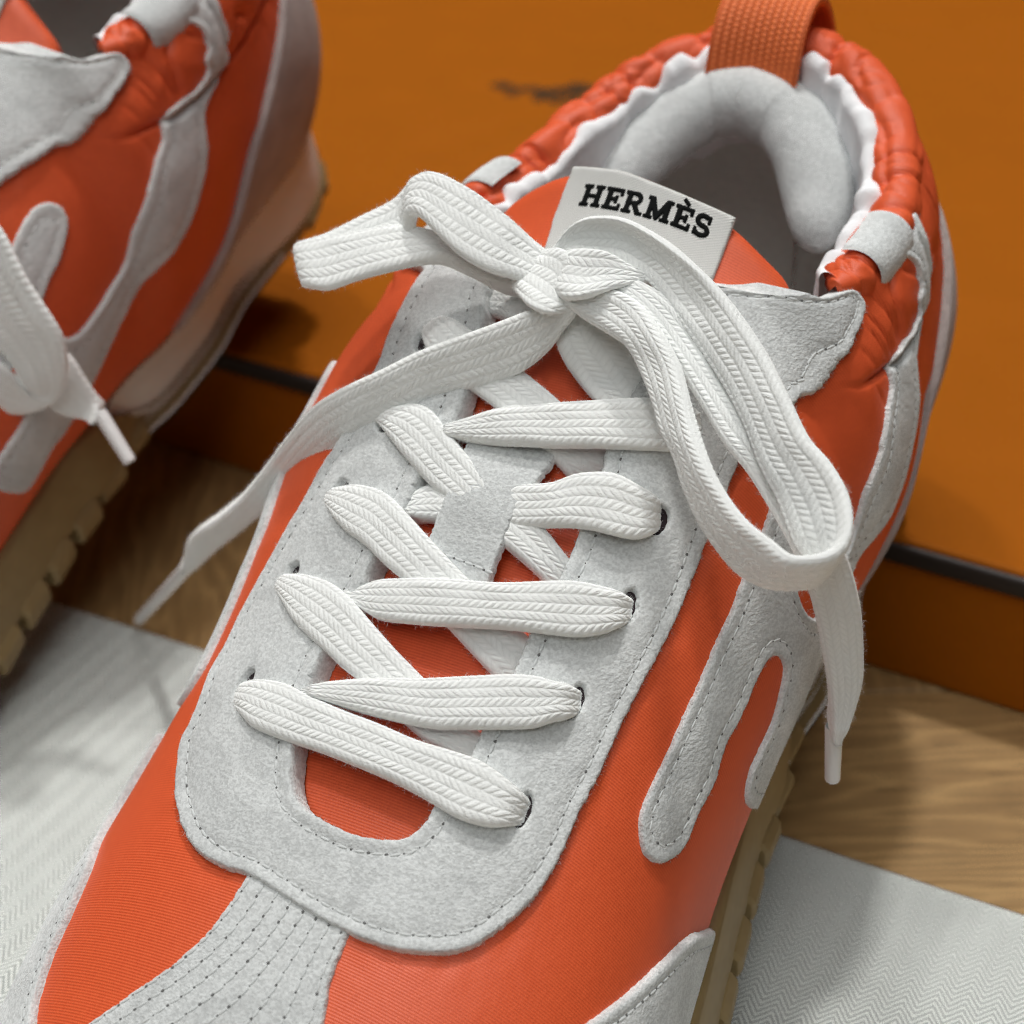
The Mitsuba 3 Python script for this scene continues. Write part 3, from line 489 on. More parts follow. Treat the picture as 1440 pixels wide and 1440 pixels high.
# ------------------------------------------------------------------ collar
S_END = S_EAR
S_EAR = float(np.interp(198, ST[:, 4], s0))
def rim(tau):
    """Rim of the opening, tau 0 = right ear .. 0.5 = heel .. 1 = left ear: point, outward direction."""
    tau = np.asarray(tau, float)
    right = tau <= 0.5
    s = np.where(right, S_EAR + (1 - S_EAR) * tau * 2, S_EAR + (1 - S_EAR) * (1 - tau) * 2)
    P = np.where(right[..., None], surf(s, np.ones_like(s)), surf(s, np.full_like(s, 1 + 1e-7)))
    return P
def rim_frame(tau):
    tau = np.asarray(tau, float)
    P = rim(tau); e = 0.012
    T = rim(np.clip(tau + e, 0, 1)) - rim(np.clip(tau - e, 0, 1)); T /= np.linalg.norm(T, axis=-1, keepdims=True)
    N = np.cross(T, [0, 0, 1.0]); N /= np.linalg.norm(N, axis=-1, keepdims=True)
    N = np.where((N * (P - np.array([225, -2, 80]))).sum(-1, keepdims=True) < 0, -N, N)
    return P, N, T
RL = np.linalg.norm(np.diff(rim(np.linspace(0, 1, 400)), axis=0), axis=1).sum()
def tube_r(tau, th):
    L = tau * RL
    f = lambda a, b_, c_, sd: meshkit.noise(np.stack([a, b_, c_], -1), sd)
    wv = 3.0 * f(L / 11, th * .9, 0 * L, 24)
    r1 = 1 - np.abs(2 * f(L / 5.6 + wv * .4, th * .75, 0 * L, 21) - 1)          # ridged folds of uneven length
    r2 = 1 - np.abs(2 * f(L / 4.0 - wv * .3, th * 1.1, 0 * L + 4, 22) - 1)
    w = 0.35 + 0.65 * np.clip(np.sin(th - .6), 0, 1)                               # tighter where the elastic gathers it
    r = 4.9 * np.sqrt(np.clip(np.minimum(L, RL - L) / 7.0 + .08, 0, 1)) - (1.1 * w * r1 ** 4 + 0.4 * w * r2 ** 4) * np.clip(np.minimum(L, RL - L) / 6, 0, 1)
    ph = L / 11.5 + 1.5 * f(L / 9, 0 * L, 0 * L, 25)
    ring = (1 - np.abs(np.sin(np.pi * ph + .25 * (th - 1.5)))) ** 2.6
    r = r - (0.5 + 1.3 * f(np.floor(ph + .5) * 1.7, 0 * L, 0 * L, 26)) * ring * (0.5 + .5 * w) * np.clip(np.minimum(L, RL - L) / 6, 0, 1)
    return np.maximum(r, .4) + 1.1 * np.clip(np.minimum(L, RL - L) / 6, 0, 1) * (f(L / 8, np.cos(th) * 1.2, np.sin(th) * 1.2, 23) - .5)
def tube_pt(tau, th, extra=0.0):
    P, N, T = rim_frame(tau)
    r = tube_r(tau, th) + extra
    en = np.sqrt(np.clip(np.minimum(tau, 1 - tau) * RL / 7.0 + .08, 0, 1))[..., None]
    C = P - N * 2.0 * en - np.array([0, 0, 2.2]) * en
    return C + (np.cos(th) * r)[..., None] * N + (np.sin(th) * r * 0.95)[..., None] * np.array([0, 0, 1.0])
n, m = 560, 36
tau, th = np.meshgrid(np.linspace(0, 1, n), np.linspace(-0.9, 3.9, m), indexing='ij')
V = tube_pt(tau, th)
uvc = np.stack([tau * RL, th * 5], -1).reshape(-1, 2)
i = np.arange(m - 1)
F = np.vstack([grid_faces(n, m), np.stack([np.full(m - 1, n * m), i, i + 1], 1), np.stack([np.full(m - 1, n * m + 1), (n - 1) * m + i + 1, (n - 1) * m + i], 1)])
add('collar', np.vstack([V.reshape(-1, 3), V[0].mean(0)[None], V[-1].mean(0)[None]]), F, 'nylon', True, np.vstack([uvc, uvc[:1], uvc[-1:]]))
# strap of suede over the collar, both sides
for t0, t1 in [((a_ - S_EAR) / (1 - S_EAR) / 2, (b_ - S_EAR) / (1 - S_EAR) / 2) if a_ < b_ else (1 - (a_ - S_EAR) / (1 - S_EAR) / 2, 1 - (b_ - S_EAR) / (1 - S_EAR) / 2) for a_, b_ in STRAP_S]:
    n, m = 26, 22
    tau, th = np.meshgrid(np.linspace(t0, t1, n), np.linspace(-0.7, 2.1, m), indexing='ij')
    P, N, T = rim_frame(tau)
    C = P - N * 2.0 - np.array([0, 0, 2.2])
    edge = np.minimum(tau - t0, t1 - tau) * RL
    ex = 4.9 + 0.6 * np.sqrt(np.clip(edge / 1.2, 0, 1)) + 0.3 * (meshkit.noise(np.stack([tau * RL / 4, th, 0 * th], -1), 29) - .5)
    V = C + (np.cos(th) * ex)[..., None] * N + (np.sin(th) * ex * .97)[..., None] * np.array([0, 0, 1.0])
    add('collar_strap', V.reshape(-1, 3), grid_faces(n, m), 'suede', True)
# white jersey lining with a gathered edge
n, m = 700, 34
tau, w = np.meshgrid(np.linspace(0.004, .996, n), np.linspace(0, 1, m), indexing='ij')
P, N, T = rim_frame(tau)
L = tau * RL
g1 = meshkit.noise(np.stack([L / 3.6, 0 * L, 0 * L], -1), 31) - .5
g2 = meshkit.noise(np.stack([L / 2.6, w * 2, 0 * L], -1), 32) - .5
g3 = meshkit.noise(np.stack([L / 6.0, w * 1.2, 0 * L], -1), 33) - .5
rr = 1.75 + 0.9 * g1 + 0.7 * g2
roll = np.clip(w / 0.5, 0, 1); down = np.clip((w - 0.5) / 0.5, 0, 1)
aa = -0.9 + roll * (np.pi + 1.2)                                  # a rounded elastic edge, then the cloth falls inside
en = np.sqrt(np.clip(np.minimum(L, RL - L) / 7.0 + .08, 0, 1))
off = -6.6 * en + 1.9 * g3 + rr * np.cos(aa) - 1.5 * down + 2.2 * g3 * np.sin(np.pi * down)
zz = -2.0 + 2.4 * g1 + rr * np.sin(aa) - 18 * down
V = P + N * off[..., None] + np.array([0, 0, 1.0]) * zz[..., None]
add('collar_lining', V.reshape(-1, 3), grid_faces(n, m), 'white_jersey', True)

# heel padding
n, m = 160, 40
ta = np.linspace(PAD_TAU[0], PAD_TAU[1], n)
P, N, T = rim_frame(ta)
x = np.linspace(-1, 1, n)
rr = np.sqrt(np.clip(1 - np.abs(x) ** 7, 0, 1)) * 0.98 + 0.02
C = P - N * 13.0 + np.array([0, 3.0, -9.5]) - np.array([0, 0, 1.0]) * (5 * np.abs(x) ** 3)[:, None]
an = np.linspace(0, 2 * np.pi, m, endpoint=False)
r1, r2 = 7.6, 6.8
pad = C[:, None] + rr[:, None, None] * (np.cos(an)[None, :, None] * N[:, None] * r1 + np.sin(an)[None, :, None] * np.array([0, 0, 1.0]) * r2)
pad = pad + (meshkit.fbm(pad / 9, 3, 41)[..., None] - .5) * 0.9 * N[:, None]
V = np.vstack([pad.reshape(-1, 3), C[:1], C[-1:]])
i = np.arange(m)
F = np.vstack([grid_faces(n, m, True), np.stack([np.full(m, n * m), i, (i + 1) % m], 1), np.stack([np.full(m, n * m + 1), (n - 1) * m + (i + 1) % m, (n - 1) * m + i], 1)])
add('heel_padding', V, F, 'suede', True)

# inside of the shoe
n, m = 160, 30
s, t = np.meshgrid(np.linspace(S_EAR + .004, 1, n), np.linspace(0.02, 0.95, m), indexing='ij')
Vs, Fs = [], []
for k, vv in enumerate((t, 2 - t)):
    P = surf(s, vv) - NSIGN * nsurf(s, vv) * 4.5
    Vs.append(P.reshape(-1, 3)); Fs.append(grid_faces(n, m) + k * n * m)
add('inner_lining', np.vstack(Vs), np.vstack(Fs), 'lining_cloth', True)
s = np.linspace(0.3, 1, 120)
a, b = surf(s, np.full(120, 0.03)), surf(s, np.full(120, 1.97))
f = np.linspace(0, 1, 12)[None, :, None]
V = (a[:, None] * (1 - f) + b[:, None] * f) + np.array([0, 0, 4.0])
add('insole', V.reshape(-1, 3), grid_faces(120, 12), 'lining_cloth', True)

# ------------------------------------------------------------------ tongue, label, lace keeper
tg = np.array(TONGUE_XY, float)
tp = Polygon(np.vstack([smooth_loop(tg, 0.8, False), [[186, -33], [165, -31], [120, -27], [90, -22], [80, -14], [77, 0], [80, 14], [90, 22], [120, 27], [165, 31], [186, 33]]])).buffer(0)
def tongue_lift(q, h):
    k = np.clip((q[:, 0] - 150) / 40, 0, 1)
    return on_tongue(q, np.asarray(h) + 0.6 * (meshkit.fbm(np.c_[q / 14, 0 * q[:, 0]], 3, 51) - .5) * k)
V, F, Q = panel(tp, lambda q, h: tongue_lift(q, h - 2.5), th=2.5, skirt=4.5, edge=2.5, spacing=1.4, step=.8)
add('tongue', V, F, 'nylon', 50) if False else add('tongue', V, F, 'nylon', True, Q)
lb = np.array(LABEL_XY, float)
lp = Polygon(np.vstack([smooth_loop(lb[:6], .5, False), lb[6:9], [[170, -9], [170, 10]], lb[10:]])).buffer(0)
V, F, Q = panel(lp, lambda q, h: tongue_lift(q, h + 0.35), th=0.5, skirt=0.5, edge=0.3, step=.5)
add('label', V, F, 'label_satin', True, Q)
# lettering in slab capitals
def slab(ch):
    B = lambda x0, y0, x1, y1: shapely.box(x0, y0, x1, y1)
    line = lambda pts, w, cap='flat': LineString(pts).buffer(w / 2, cap_style=cap, join_style='mitre')
    if ch == 'H': return shapely.union_all([B(.10, 0, .30, 1), B(.66, 0, .86, 1), B(.2, .43, .75, .57), B(0, 0, .40, .13), B(0, .87, .40, 1), B(.56, 0, .96, .13), B(.56, .87, .96, 1)]), .96
    if ch == 'E': return shapely.union_all([B(.10, 0, .30, 1), B(0, 0, .8, .14), B(0, .86, .8, 1), B(.2, .43, .56, .57), B(.49, .33, .60, .67), B(.69, 0, .8, .3), B(.69, .7, .8, 1)]), .8
    if ch == 'È':
        e, w = slab('E'); return shapely.union_all([e, line([(.26, 1.3), (.52, 1.1)], .13)]), w
    if ch == 'R': return shapely.union_all([B(.10, 0, .30, 1), B(0, 0, .42, .13), B(0, .87, .5, 1), Point(.5, .72).buffer(.29).difference(Point(.5, .72).buffer(.13)).difference(B(-1, 0, .45, 2)), B(.2, .43, .52, .57), line([(.48, .48), (.76, .06)], .19), B(.66, 0, .95, .13)]), .93
    if ch == 'M': return shapely.union_all([B(.10, 0, .27, 1), B(.86, 0, 1.06, 1), line([(.18, .97), (.57, .12), (.96, .97)], .2), B(0, 0, .38, .13), B(0, .87, .26, 1), B(.76, 0, 1.16, .13), B(.9, .87, 1.16, 1)]).intersection(B(0, 0, 1.2, 1)), 1.16
    a = np.linspace(np.radians(50), np.radians(270), 24); b = np.linspace(np.radians(90), np.radians(-140), 24)
    top_ = np.c_[.38 + .26 * np.cos(a), .715 + .22 * np.sin(a)]; bot = np.c_[.38 + .28 * np.cos(b), .285 + .22 * np.sin(b)]
    return shapely.union_all([line(np.vstack([top_, bot]), .17), B(.58, .66, .68, .98), B(.06, .02, .16, .34)]), .72
t0, t1, tc = (np.array(x, float) for x in TEXT_XY)
ex = (t1 - t0); tw = np.linalg.norm(ex); ex /= tw
ey = np.array([-ex[1], ex[0]]); hh = abs((tc - t0) @ ey); ey *= np.sign((tc - t0) @ ey)
glyphs = [slab(c) for c in 'HERMÈS']
gap = 0.13; tot = sum(w for _, w in glyphs) + gap * 5
sx = tw / tot; cur = 0.0
VV, FF, o = [], [], 0
for gph, wd in glyphs:
    for gg in getattr(gph, 'geoms', [gph]):
        pq = shapely.affinity.affine_transform(gg, [ex[0] * sx, ey[0] * hh, ex[1] * sx, ey[1] * hh, t0[0] + ex[0] * cur * sx, t0[1] + ex[1] * cur * sx]).buffer(0.11)
        v_, f_, _q = panel(pq, lambda q, h: tongue_lift(q, h + 0.8), th=0.38, skirt=0.2, edge=0.25, step=.18, spacing=.3)
        VV.append(v_); FF.append(f_ + o); o += len(v_)
    cur += wd + gap
add('label__lettering', np.vstack(VV), np.vstack(FF), 'black_thread', 40)
kp = np.array(KEEPER_XY, float)
kpoly = Polygon(smooth_loop(np.array([[152.5, 7.6], [152.5, -5.6], [141, -4.4], [128, -4.4], [124, -3.8], [124, 7.8], [131, 7.6], [141, 7.5]]), .5)).intersection(shapely.box(122, -9, 153, 12))
kh = lambda q, h: on_tongue(q, np.asarray(h) + 0.6 + 3.6 * np.clip(np.sin(np.pi * np.clip((q[:, 0] - 127) / 26, 0, 1)), 0, 1) ** .6)
V, F, Q = panel(kpoly, kh, th=1.3, skirt=0.2, edge=.5, rough=.3)
add('lace_keeper', V, F, 'suede', 40)
v_, f_ = [], []
o = 0
for xx in (129.5, 131.6):
    a_, b_ = stitches(np.array([[xx + .3, 6.6], [xx - .4, -3.8]]), kh, 1.25, pitch=1.8, ln=.75, wd=.3, ht=.3); v_.append(a_); f_.append(b_ + o); o += len(a_)
add('lace_keeper__stitching', np.vstack(v_), np.vstack(f_), 'thread', True)
add_shade_dots('lace_keeper__stitch_shade_dot')

# ------------------------------------------------------------------ heel tab: a loop of webbing over the collar
path = np.array([(256.6, 92), (257.6, 96.8), (260, 101.6), (263.4, 105.4), (267.5, 107.2), (272, 106), (276, 101), (280, 90), (282.5, 78), (284, 68)])
path = smooth_loop(path, 0.4, False)
hw = 9.2
n = len(path); ys = np.linspace(-hw, hw, 24)
tn = np.gradient(path, axis=0); tn /= np.linalg.norm(tn, axis=1, keepdims=True); nr = np.c_[-tn[:, 1], tn[:, 0]]
def tab_sheet(d):
    pr = path + nr * d
    V = np.stack([np.repeat(pr[:, :1], 24, 1), np.broadcast_to(ys[None], (n, 24)) + TAB_Y, np.repeat(pr[:, 1:], 24, 1)], -1)
    bend = 0.035 * (np.broadcast_to(ys[None], (n, 24))) ** 2
    V[..., 0] -= bend * np.clip(1 - np.arange(n)[:, None] / n * 1.2, 0, 1) * 0.9
    return V.reshape(-1, 3)
a_, b_ = tab_sheet(0.8), tab_sheet(-0.8)
Fg = grid_faces(n, 24); N0 = n * 24
bo = np.concatenate([np.arange(24), np.arange(1, n) * 24 + 23, np.arange(22, -1, -1) + (n - 1) * 24, np.arange(n - 2, 0, -1) * 24])
bn = np.roll(bo, -1)
F = np.vstack([Fg, Fg[:, ::-1] + N0, np.stack([bo, bn, bn + N0], 1), np.stack([bo, bn + N0, bo + N0], 1)])
uvt = np.stack(np.meshgrid(np.arange(n) * .4, ys, indexing='ij'), -1).reshape(-1, 2)
add('heel_tab', np.vstack([a_, b_]), F, 'webbing', True, np.vstack([uvt, uvt]))

# ------------------------------------------------------------------ sole
def sole_band(profile, s_lo, s_hi, n=420):
    """Swept band round the sole's edge: profile(s) -> (k, 2) array of (outward, z). Right toe-ward end, round the heel, to the left."""
    ss = np.linspace(s_lo, s_hi, n)
    sides = []
    for side in (0, 1):
        q = SP(ss)
        dq = SP(np.clip(ss + 1e-3, 0, 1)) - SP(np.clip(ss - 1e-3, 0, 1))
        w = q[:, 1 + side]; tx, ty = dq[:, 0], (dq[:, 1] + dq[:, 2]) / 2
        l = np.hypot(tx, ty) + 1e-9; nx, ny = -ty / l, tx / l
        pr = np.stack([profile(x, q_) for x, q_ in zip(ss, q)])
        X = q[:, 0, None] + nx[:, None] * pr[..., 0]; Y = w[:, None] + ny[:, None] * pr[..., 0]
        sides.append(np.stack([X, (-Y if side == 0 else Y), pr[..., 1]], -1))
    return sides
def spring(x): return 0.0 + 14.0 * np.clip((45 - x) / 45, 0, 1) ** 2 + 3.0 * np.clip((x - 255) / 30, 0, 1) ** 2
def gum_profile(s, q):
    f = np.clip((q[0] - 156) / 30, 0, 1); f = f * f * (3 - 2 * f)
    zt, zb = q[3] + 3.4 - f * 1.0, spring(q[0]) + 5.0 - 2.6 * f
    top = zt * (1 - f) + f * (zb + 3.5)
    o = 1.0 - 5.5 * f + 4.5 * np.clip((q[0] - 225) / 35, 0, 1)
    return np.array([(0.2 - 2 * (1 - f) + o * .2, top + .0), (0.9 + o * .5, top - .2), (1.7 + o, top - 1.2), (2.5 + o, top * .55 + zb * .45), (2.9 + o, zb + 1.0), (2.5 + o, zb - 1.0), (1.0, zb - 2.0), (-6, zb - 2.0)])
def foam_profile(s, q):
    f = np.clip((q[0] - 154) / 30, 0, 1); f = f * f * (3 - 2 * f)
    zb = spring(q[0]) + 6.0 - 2.6 * f
    zt = q[3] + 1.2
    zt = zb + (zt - zb) * (0.15 + .85 * f)
    o = -4.2 + 3.6 * np.clip((q[0] - 225) / 35, 0, 1)
    return np.array([(-12, zt - .3), (-6, zt), (0.4 + o * .4, zt + .2), (1.0 + o * .75, zt - .8), (1.6 + o, zt * .66 + zb * .34), (2.4 + o, zt * .3 + zb * .7), (2.6 + o, zb), (1.2, zb - 1.5)])
def welt_profile(s, q):
    z = q[3] + 1.8
    return np.array([(-3.5, z + 2.6), (-0.6, z + 2.4), (0.6, z + 1.2), (0.8, z - 1.0), (-0.6, z - 2.2), (-3.5, z - 2.2)])
def add_band(part, prof, lo, hi, bsdf, n=420):
    Vs, Fs, o = [], [], 0
    for k, P in enumerate(sole_band(prof, lo, hi, n)):
        f = grid_faces(P.shape[0], P.shape[1])
        Vs.append(P.reshape(-1, 3)); Fs.append(f + o); o += P.shape[0] * P.shape[1]
    add(part, np.vstack(Vs), np.vstack(Fs), bsdf, 35)
S128 = float(np.interp(152, ST[:, 0], s0))
add_band('outsole', gum_profile, 0, 1, 'gum_rubber')
add_band('midsole', foam_profile, S128, 1, 'white_foam')
add_band('welt', welt_profile, float(np.interp(150, ST[:, 0], s0)), 1, 'dark_gum')
ss = np.linspace(0, 1, 200); q = SP(ss)
bot = np.stack([np.stack([q[:, 0], -q[:, 1] - 1, spring(q[:, 0]) + 3.2], -1), np.stack([q[:, 0], q[:, 2] + 1, spring(q[:, 0]) + 3.2], -1)], 1)
add('outsole__tread_base', bot.reshape(-1, 3), grid_faces(200, 2), 'gum_rubber', False)
# tread lugs along both edges
arcl = np.cumsum(np.r_[0, np.hypot(np.diff(q[:, 0]), np.diff((q[:, 1] + q[:, 2]) / 2))])
def lug(side, c, ln):
    sc = np.interp([c - ln / 2, c - ln / 2 + .8, c + ln / 2 - .8, c + ln / 2], arcl, ss)
    qq = SP(sc); dq = SP(np.clip(sc + 1e-3, 0, 1)) - SP(np.clip(sc - 1e-3, 0, 1))
    w = qq[:, 1 + side]; l = np.hypot(dq[:, 0], dq[:, 1 + side]) + 1e-9
    nx, ny = -dq[:, 1 + side] / l, dq[:, 0] / l
    x = qq[1, 0]; f = -6.5 * np.clip((x - 150) / 34, 0, 1) + 5.0 * np.clip((x - 225) / 35, 0, 1)
    z0, z1 = spring(x), spring(x) + 6.4 - 2.4 * np.clip((x - 150) / 34, 0, 1)
    prof = np.array([(2.0 + f, z1 + 1.4), (4.2 + f, z1 + .2), (5.3 + f, z1 - 1.5), (5.4 + f, z0 + 2.0), (4.8 + f, z0), (-8, z0)])
    V = []
    for i_ in range(4):
        ins = 0.7 if i_ in (0, 3) else 0.0
        o_ = prof[:, 0] - ins; z_ = prof[:, 1] - np.where(prof[:, 1] > z1 - 1, ins, 0)
        V.append(np.stack([qq[i_, 0] + nx[i_] * o_, (w[i_] + ny[i_] * o_) * (-1 if side == 0 else 1), z_], -1))
    V = np.stack(V)
    F = grid_faces(4, 6)
    caps = [[0, k_, k_ + 1] for k_ in range(1, 5)] + [[18, 18 + k_ + 1, 18 + k_] for k_ in range(1, 5)]
    return V.reshape(-1, 3), np.vstack([F, caps])
rng = np.random.default_rng(5)
c = 12.0
while c < arcl[-1] - 6:
    ln = 9.2
    for side in (0, 1):
        v_, f_ = lug(side, c, ln)
        add('outsole__lug', v_, f_, 'gum_rubber', 25)
    c += ln + 2.6

# ------------------------------------------------------------------ shoelace
def hermite(rows, step):
    """Smooth curve through the rows, resampled to an even step of the first six columns' midpoint."""
    R = np.asarray(rows, float)
    mid = (R[:, :3] + R[:, 3:6]) / 2
    L = np.r_[0, np.cumsum(np.maximum(np.linalg.norm(np.diff(mid, axis=0), axis=1), 1.2))]
    d = np.zeros_like(R)
    d[1:-1] = (R[2:] - R[:-2]) / (L[2:] - L[:-2])[:, None]
    d[0] = (R[1] - R[0]) / (L[1] - L[0]); d[-1] = (R[-1] - R[-2]) / (L[-1] - L[-2])
    from scipy.interpolate import CubicHermiteSpline
    cs = CubicHermiteSpline(L, R, d)
    x = np.linspace(0, L[-1], max(int(L[-1] / 0.15), 20)); Y = cs(x)
    m = (Y[:, :3] + Y[:, 3:6]) / 2
    A = np.r_[0, np.cumsum(np.linalg.norm(np.diff(m, axis=0), axis=1))]
    k = max(int(A[-1] / step), 8)
    return cs(np.interp(np.linspace(0, A[-1], k), A, x)), A[-1]
def braid_np(u, v):
    pc = 1.6
    c = np.floor(v / pc); f = v / pc - c - .5
    sg = np.where(c % 2 < .5, 1.0, -1.0)
    wv = u / 1.25 + sg * f * 1.15 + 0.25 * c
    return np.abs(np.cos(np.pi * wv)) ** .55 * (1 - np.abs(2 * f) ** 5)
def ribbon(rows, th=2.5, step=0.28, nx=36, amp=0.14):
    Y, Ltot = hermite(rows, step)
    n = len(Y)
    A, B, cup = Y[:, :3], Y[:, 3:6], Y[:, 6]
    mid = (A + B) / 2; Wv = B - A; wd = np.linalg.norm(Wv, axis=1)
    Wn = Wv / wd[:, None]
    T = np.gradient(mid, axis=0); T /= np.linalg.norm(T, axis=1, keepdims=True) + 1e-9
    N = np.cross(T, Wn); N /= np.linalg.norm(N, axis=1, keepdims=True) + 1e-9
    for k in range(3):    # steady the normals over sharp turns
        N = np.vstack([N[:1], (N[:-2] + 2 * N[1:-1] + N[2:]) / 4, N[-1:]]); N /= np.linalg.norm(N, axis=1, keepdims=True) + 1e-9
    x = np.cos(np.linspace(np.pi, 0, nx)) * .35 + np.linspace(-1, 1, nx) * .65
    hf = th / 2 * (1 - np.abs(x) ** 5) ** .5
    u = np.linspace(0, Ltot, n)
    lanes = 9.0                       # braid lanes keep their count where the lace is squeezed
    wob = 0.12 * (meshkit.noise(np.c_[u / 3.0, 0 * u, 0 * u], 61) - .5)
    tv, tu = np.meshgrid(x * lanes / 2, u); 
    hgt = braid_np(tu, tv + 50)
    soft = 0.35 * (meshkit.noise(np.stack([tu / 5, tv / 3, 0 * tu], -1), 62) - .5)
    th_s = np.clip(9.0 / np.maximum(wd, 1.8), 0.9, 2.8)[:, None]
    top = mid[:, None] + Wn[:, None] * (x[None] * wd[:, None] / 2)[..., None] + N[:, None] * (hf[None] * th_s + amp * (hgt - .4) + soft + cup[:, None] * (1 - x[None] ** 2))[..., None]
    bot_ = mid[:, None] + Wn[:, None] * (x[None, ::-1] * wd[:, None] / 2)[..., None] + N[:, None] * (-hf[None, ::-1] * th_s - amp * (hgt[:, ::-1] - .4) + soft[:, ::-1] + cup[:, None] * (1 - x[None, ::-1] ** 2))[..., None]
    V = np.concatenate([top, bot_[:, 1:-1]], 1)
    # rounded rims get the braid too
    m = V.shape[1]
    uv = np.concatenate([np.stack([tu, tv + 50], -1), np.stack([tu, tv[:, ::-1] + 50], -1)[:, 1:-1]], 1)
    F = grid_faces(n, m, True)
    i = np.arange(m - 1)
    caps = np.vstack([[[0, k, k + 1] for k in range(1, m - 1)], [[(n - 1) * m, (n - 1) * m + k + 1, (n - 1) * m + k] for k in range(1, m - 1)]])
    return V.reshape(-1, 3), np.vstack([F, caps]), uv.reshape(-1, 2)
def tube(p, q, r0, r1, n=20):
    p, q = np.array(p, float), np.array(q, float)
    d = (q - p); L = np.linalg.norm(d); d /= L
    a = np.cross(d, [0.3, 0.2, 1]); a /= np.linalg.norm(a); b = np.cross(d, a)
    an = np.linspace(0, 2 * np.pi, n, endpoint=False)
    prof = [(0, r0 * .9), (0.3, r0), (L - .5, r1), (L - .1, r1 * .9), (L, r1 * .6)]
    ring = np.stack([p + d * t_ + (np.cos(an)[:, None] * a + np.sin(an)[:, None] * b) * r for t_, r in prof])
    V = np.vstack([ring.reshape(-1, 3), [q]])
    i = np.arange(n); e = (len(prof) - 1) * n
    return V, np.vstack([grid_faces(len(prof), n, True), np.stack([e + i, np.full(n, len(V) - 1), e + (i + 1) % n], 1)])
FUZZ = []
def lace_fuzz(V, F, seed):
    r = np.random.default_rng(seed + 500)
    m = trimesh.Trimesh(V, F, process=False)
    pick = r.choice(len(F), int(m.area * 3.2), p=m.area_faces / m.area)
    w = r.dirichlet((1, 1, 1), len(pick))
    return hairs((V[F[pick]] * w[..., None]).sum(1), m.face_normals[pick], ln=(.4, 1.2), wd=.024, spread=1.1, seed=seed)
for nm, rows in RIBBONS:
    base = nm.replace('_001', '')
    V, F, uv = ribbon(rows)
    k = add('shoelace__' + base, V, F, 'lace_cotton', True, uv, shoes=(1,))
    FUZZ.append(lace_fuzz(V, F, len(FUZZ)))
off = np.cumsum([0] + [len(v_) for v_, _ in FUZZ])
add('shoelace__fibres', np.vstack([v_ for v_, _ in FUZZ]), np.vstack([f_ + o_ for (_, f_), o_ in zip(FUZZ, off)]), 'thread_white', False, shoes=(1,))
for p, q_ in AGLETS:
    V, F = tube(p, q_, 1.45, 1.3)
    add('shoelace__aglet', V, F, 'aglet_plastic', 40, shoes=(1,))
for nm, rows in RIBBONS2:
    V, F, uv = ribbon(rows)
    add('shoelace__' + nm, V, F, 'lace_cotton', True, uv, shoes=(2,))
V, F = tube(*AGLET2, 1.45, 1.3)
add('shoelace__aglet', V, F, 'aglet_plastic', 40, shoes=(2,))

# ------------------------------------------------------------------ box, cloth, floor (world metres)
def rounded_box(x0, x1, y0, y1, z0, z1, r=0.001):
    import manifold3d as m3
    s = [m3.Manifold.sphere(r, 12).translate([x, y, z]) for x in (x0 + r, x1 - r) for y in (y0 + r, y1 - r) for z in (z0 + r, z1 - r)]
    return m3.Manifold.batch_hull(s)
e0, e1 = BOX_EDGE
bx = (e1 - e0) / np.linalg.norm(e1 - e0); bx[2] = 0; bx /= np.linalg.norm(bx); by = np.array([-bx[1], bx[0], 0])
BZ = e0[2]
def box_world(mesh):
    if hasattr(mesh, 'to_mesh'):
        mm = mesh.to_mesh(); v, f = mm.vert_properties[:, :3].astype(float), mm.tri_verts
    else: v, f = np.asarray(mesh.vertices), np.asarray(mesh.faces)
    return v[:, :1] * bx + v[:, 1:2] * by + v[:, 2:] * np.array([0, 0, 1.0]) + np.array([e0[0], e0[1], 0]), f
def paper(c):
    def f(p, n, uv):
        return mi.Color3f(*c) * (0.95 + 0.10 * fbm(p.x * 60, p.y * 60, p.z * 60, 3)) * (0.985 + 0.03 * noise(p.x * 2500, p.y * 2500, p.z * 2500))
    return f
mat('orange_paper', paper((0.31, 0.085, 0.0045)), 0.6, lambda p, n, uv: fbm(p.x * 1500, p.y * 1500, p.z * 1500, 2), 4e-5, 1e-4, specular=0.06)
mat('brown_trim', (0.022, 0.016, 0.014), 0.5, lambda p, n, uv: noise(p.x * 1500, p.y * 1500, p.z * 1500), 3e-5, specular=0.4)
mat('brown_ink', (0.05, 0.02, 0.004), 0.6, specular=0.3)
XL, XR, YD = -0.32, 0.44, 0.52
v, f = box_world(rounded_box(XL, XR, 0.0, YD, BZ - 0.006, BZ, 0.0011)); scene['shoe_box__lid'] = mikit.ply((v, f), 'orange_paper', smooth=30)
v, f = box_world(rounded_box(XL + .001, XR - .001, -0.0012, YD - .001, BZ - 0.0062, BZ - 0.0012, 0.0012)); scene['shoe_box__edge_trim'] = mikit.ply((v, f), 'brown_trim', smooth=30)
v, f = box_world(rounded_box(XL + .002, XR - .002, 0.0008, YD - .002, 0.0003, BZ - 0.0055, 0.0008)); scene['shoe_box__base'] = mikit.ply((v, f), 'orange_paper', smooth=30)
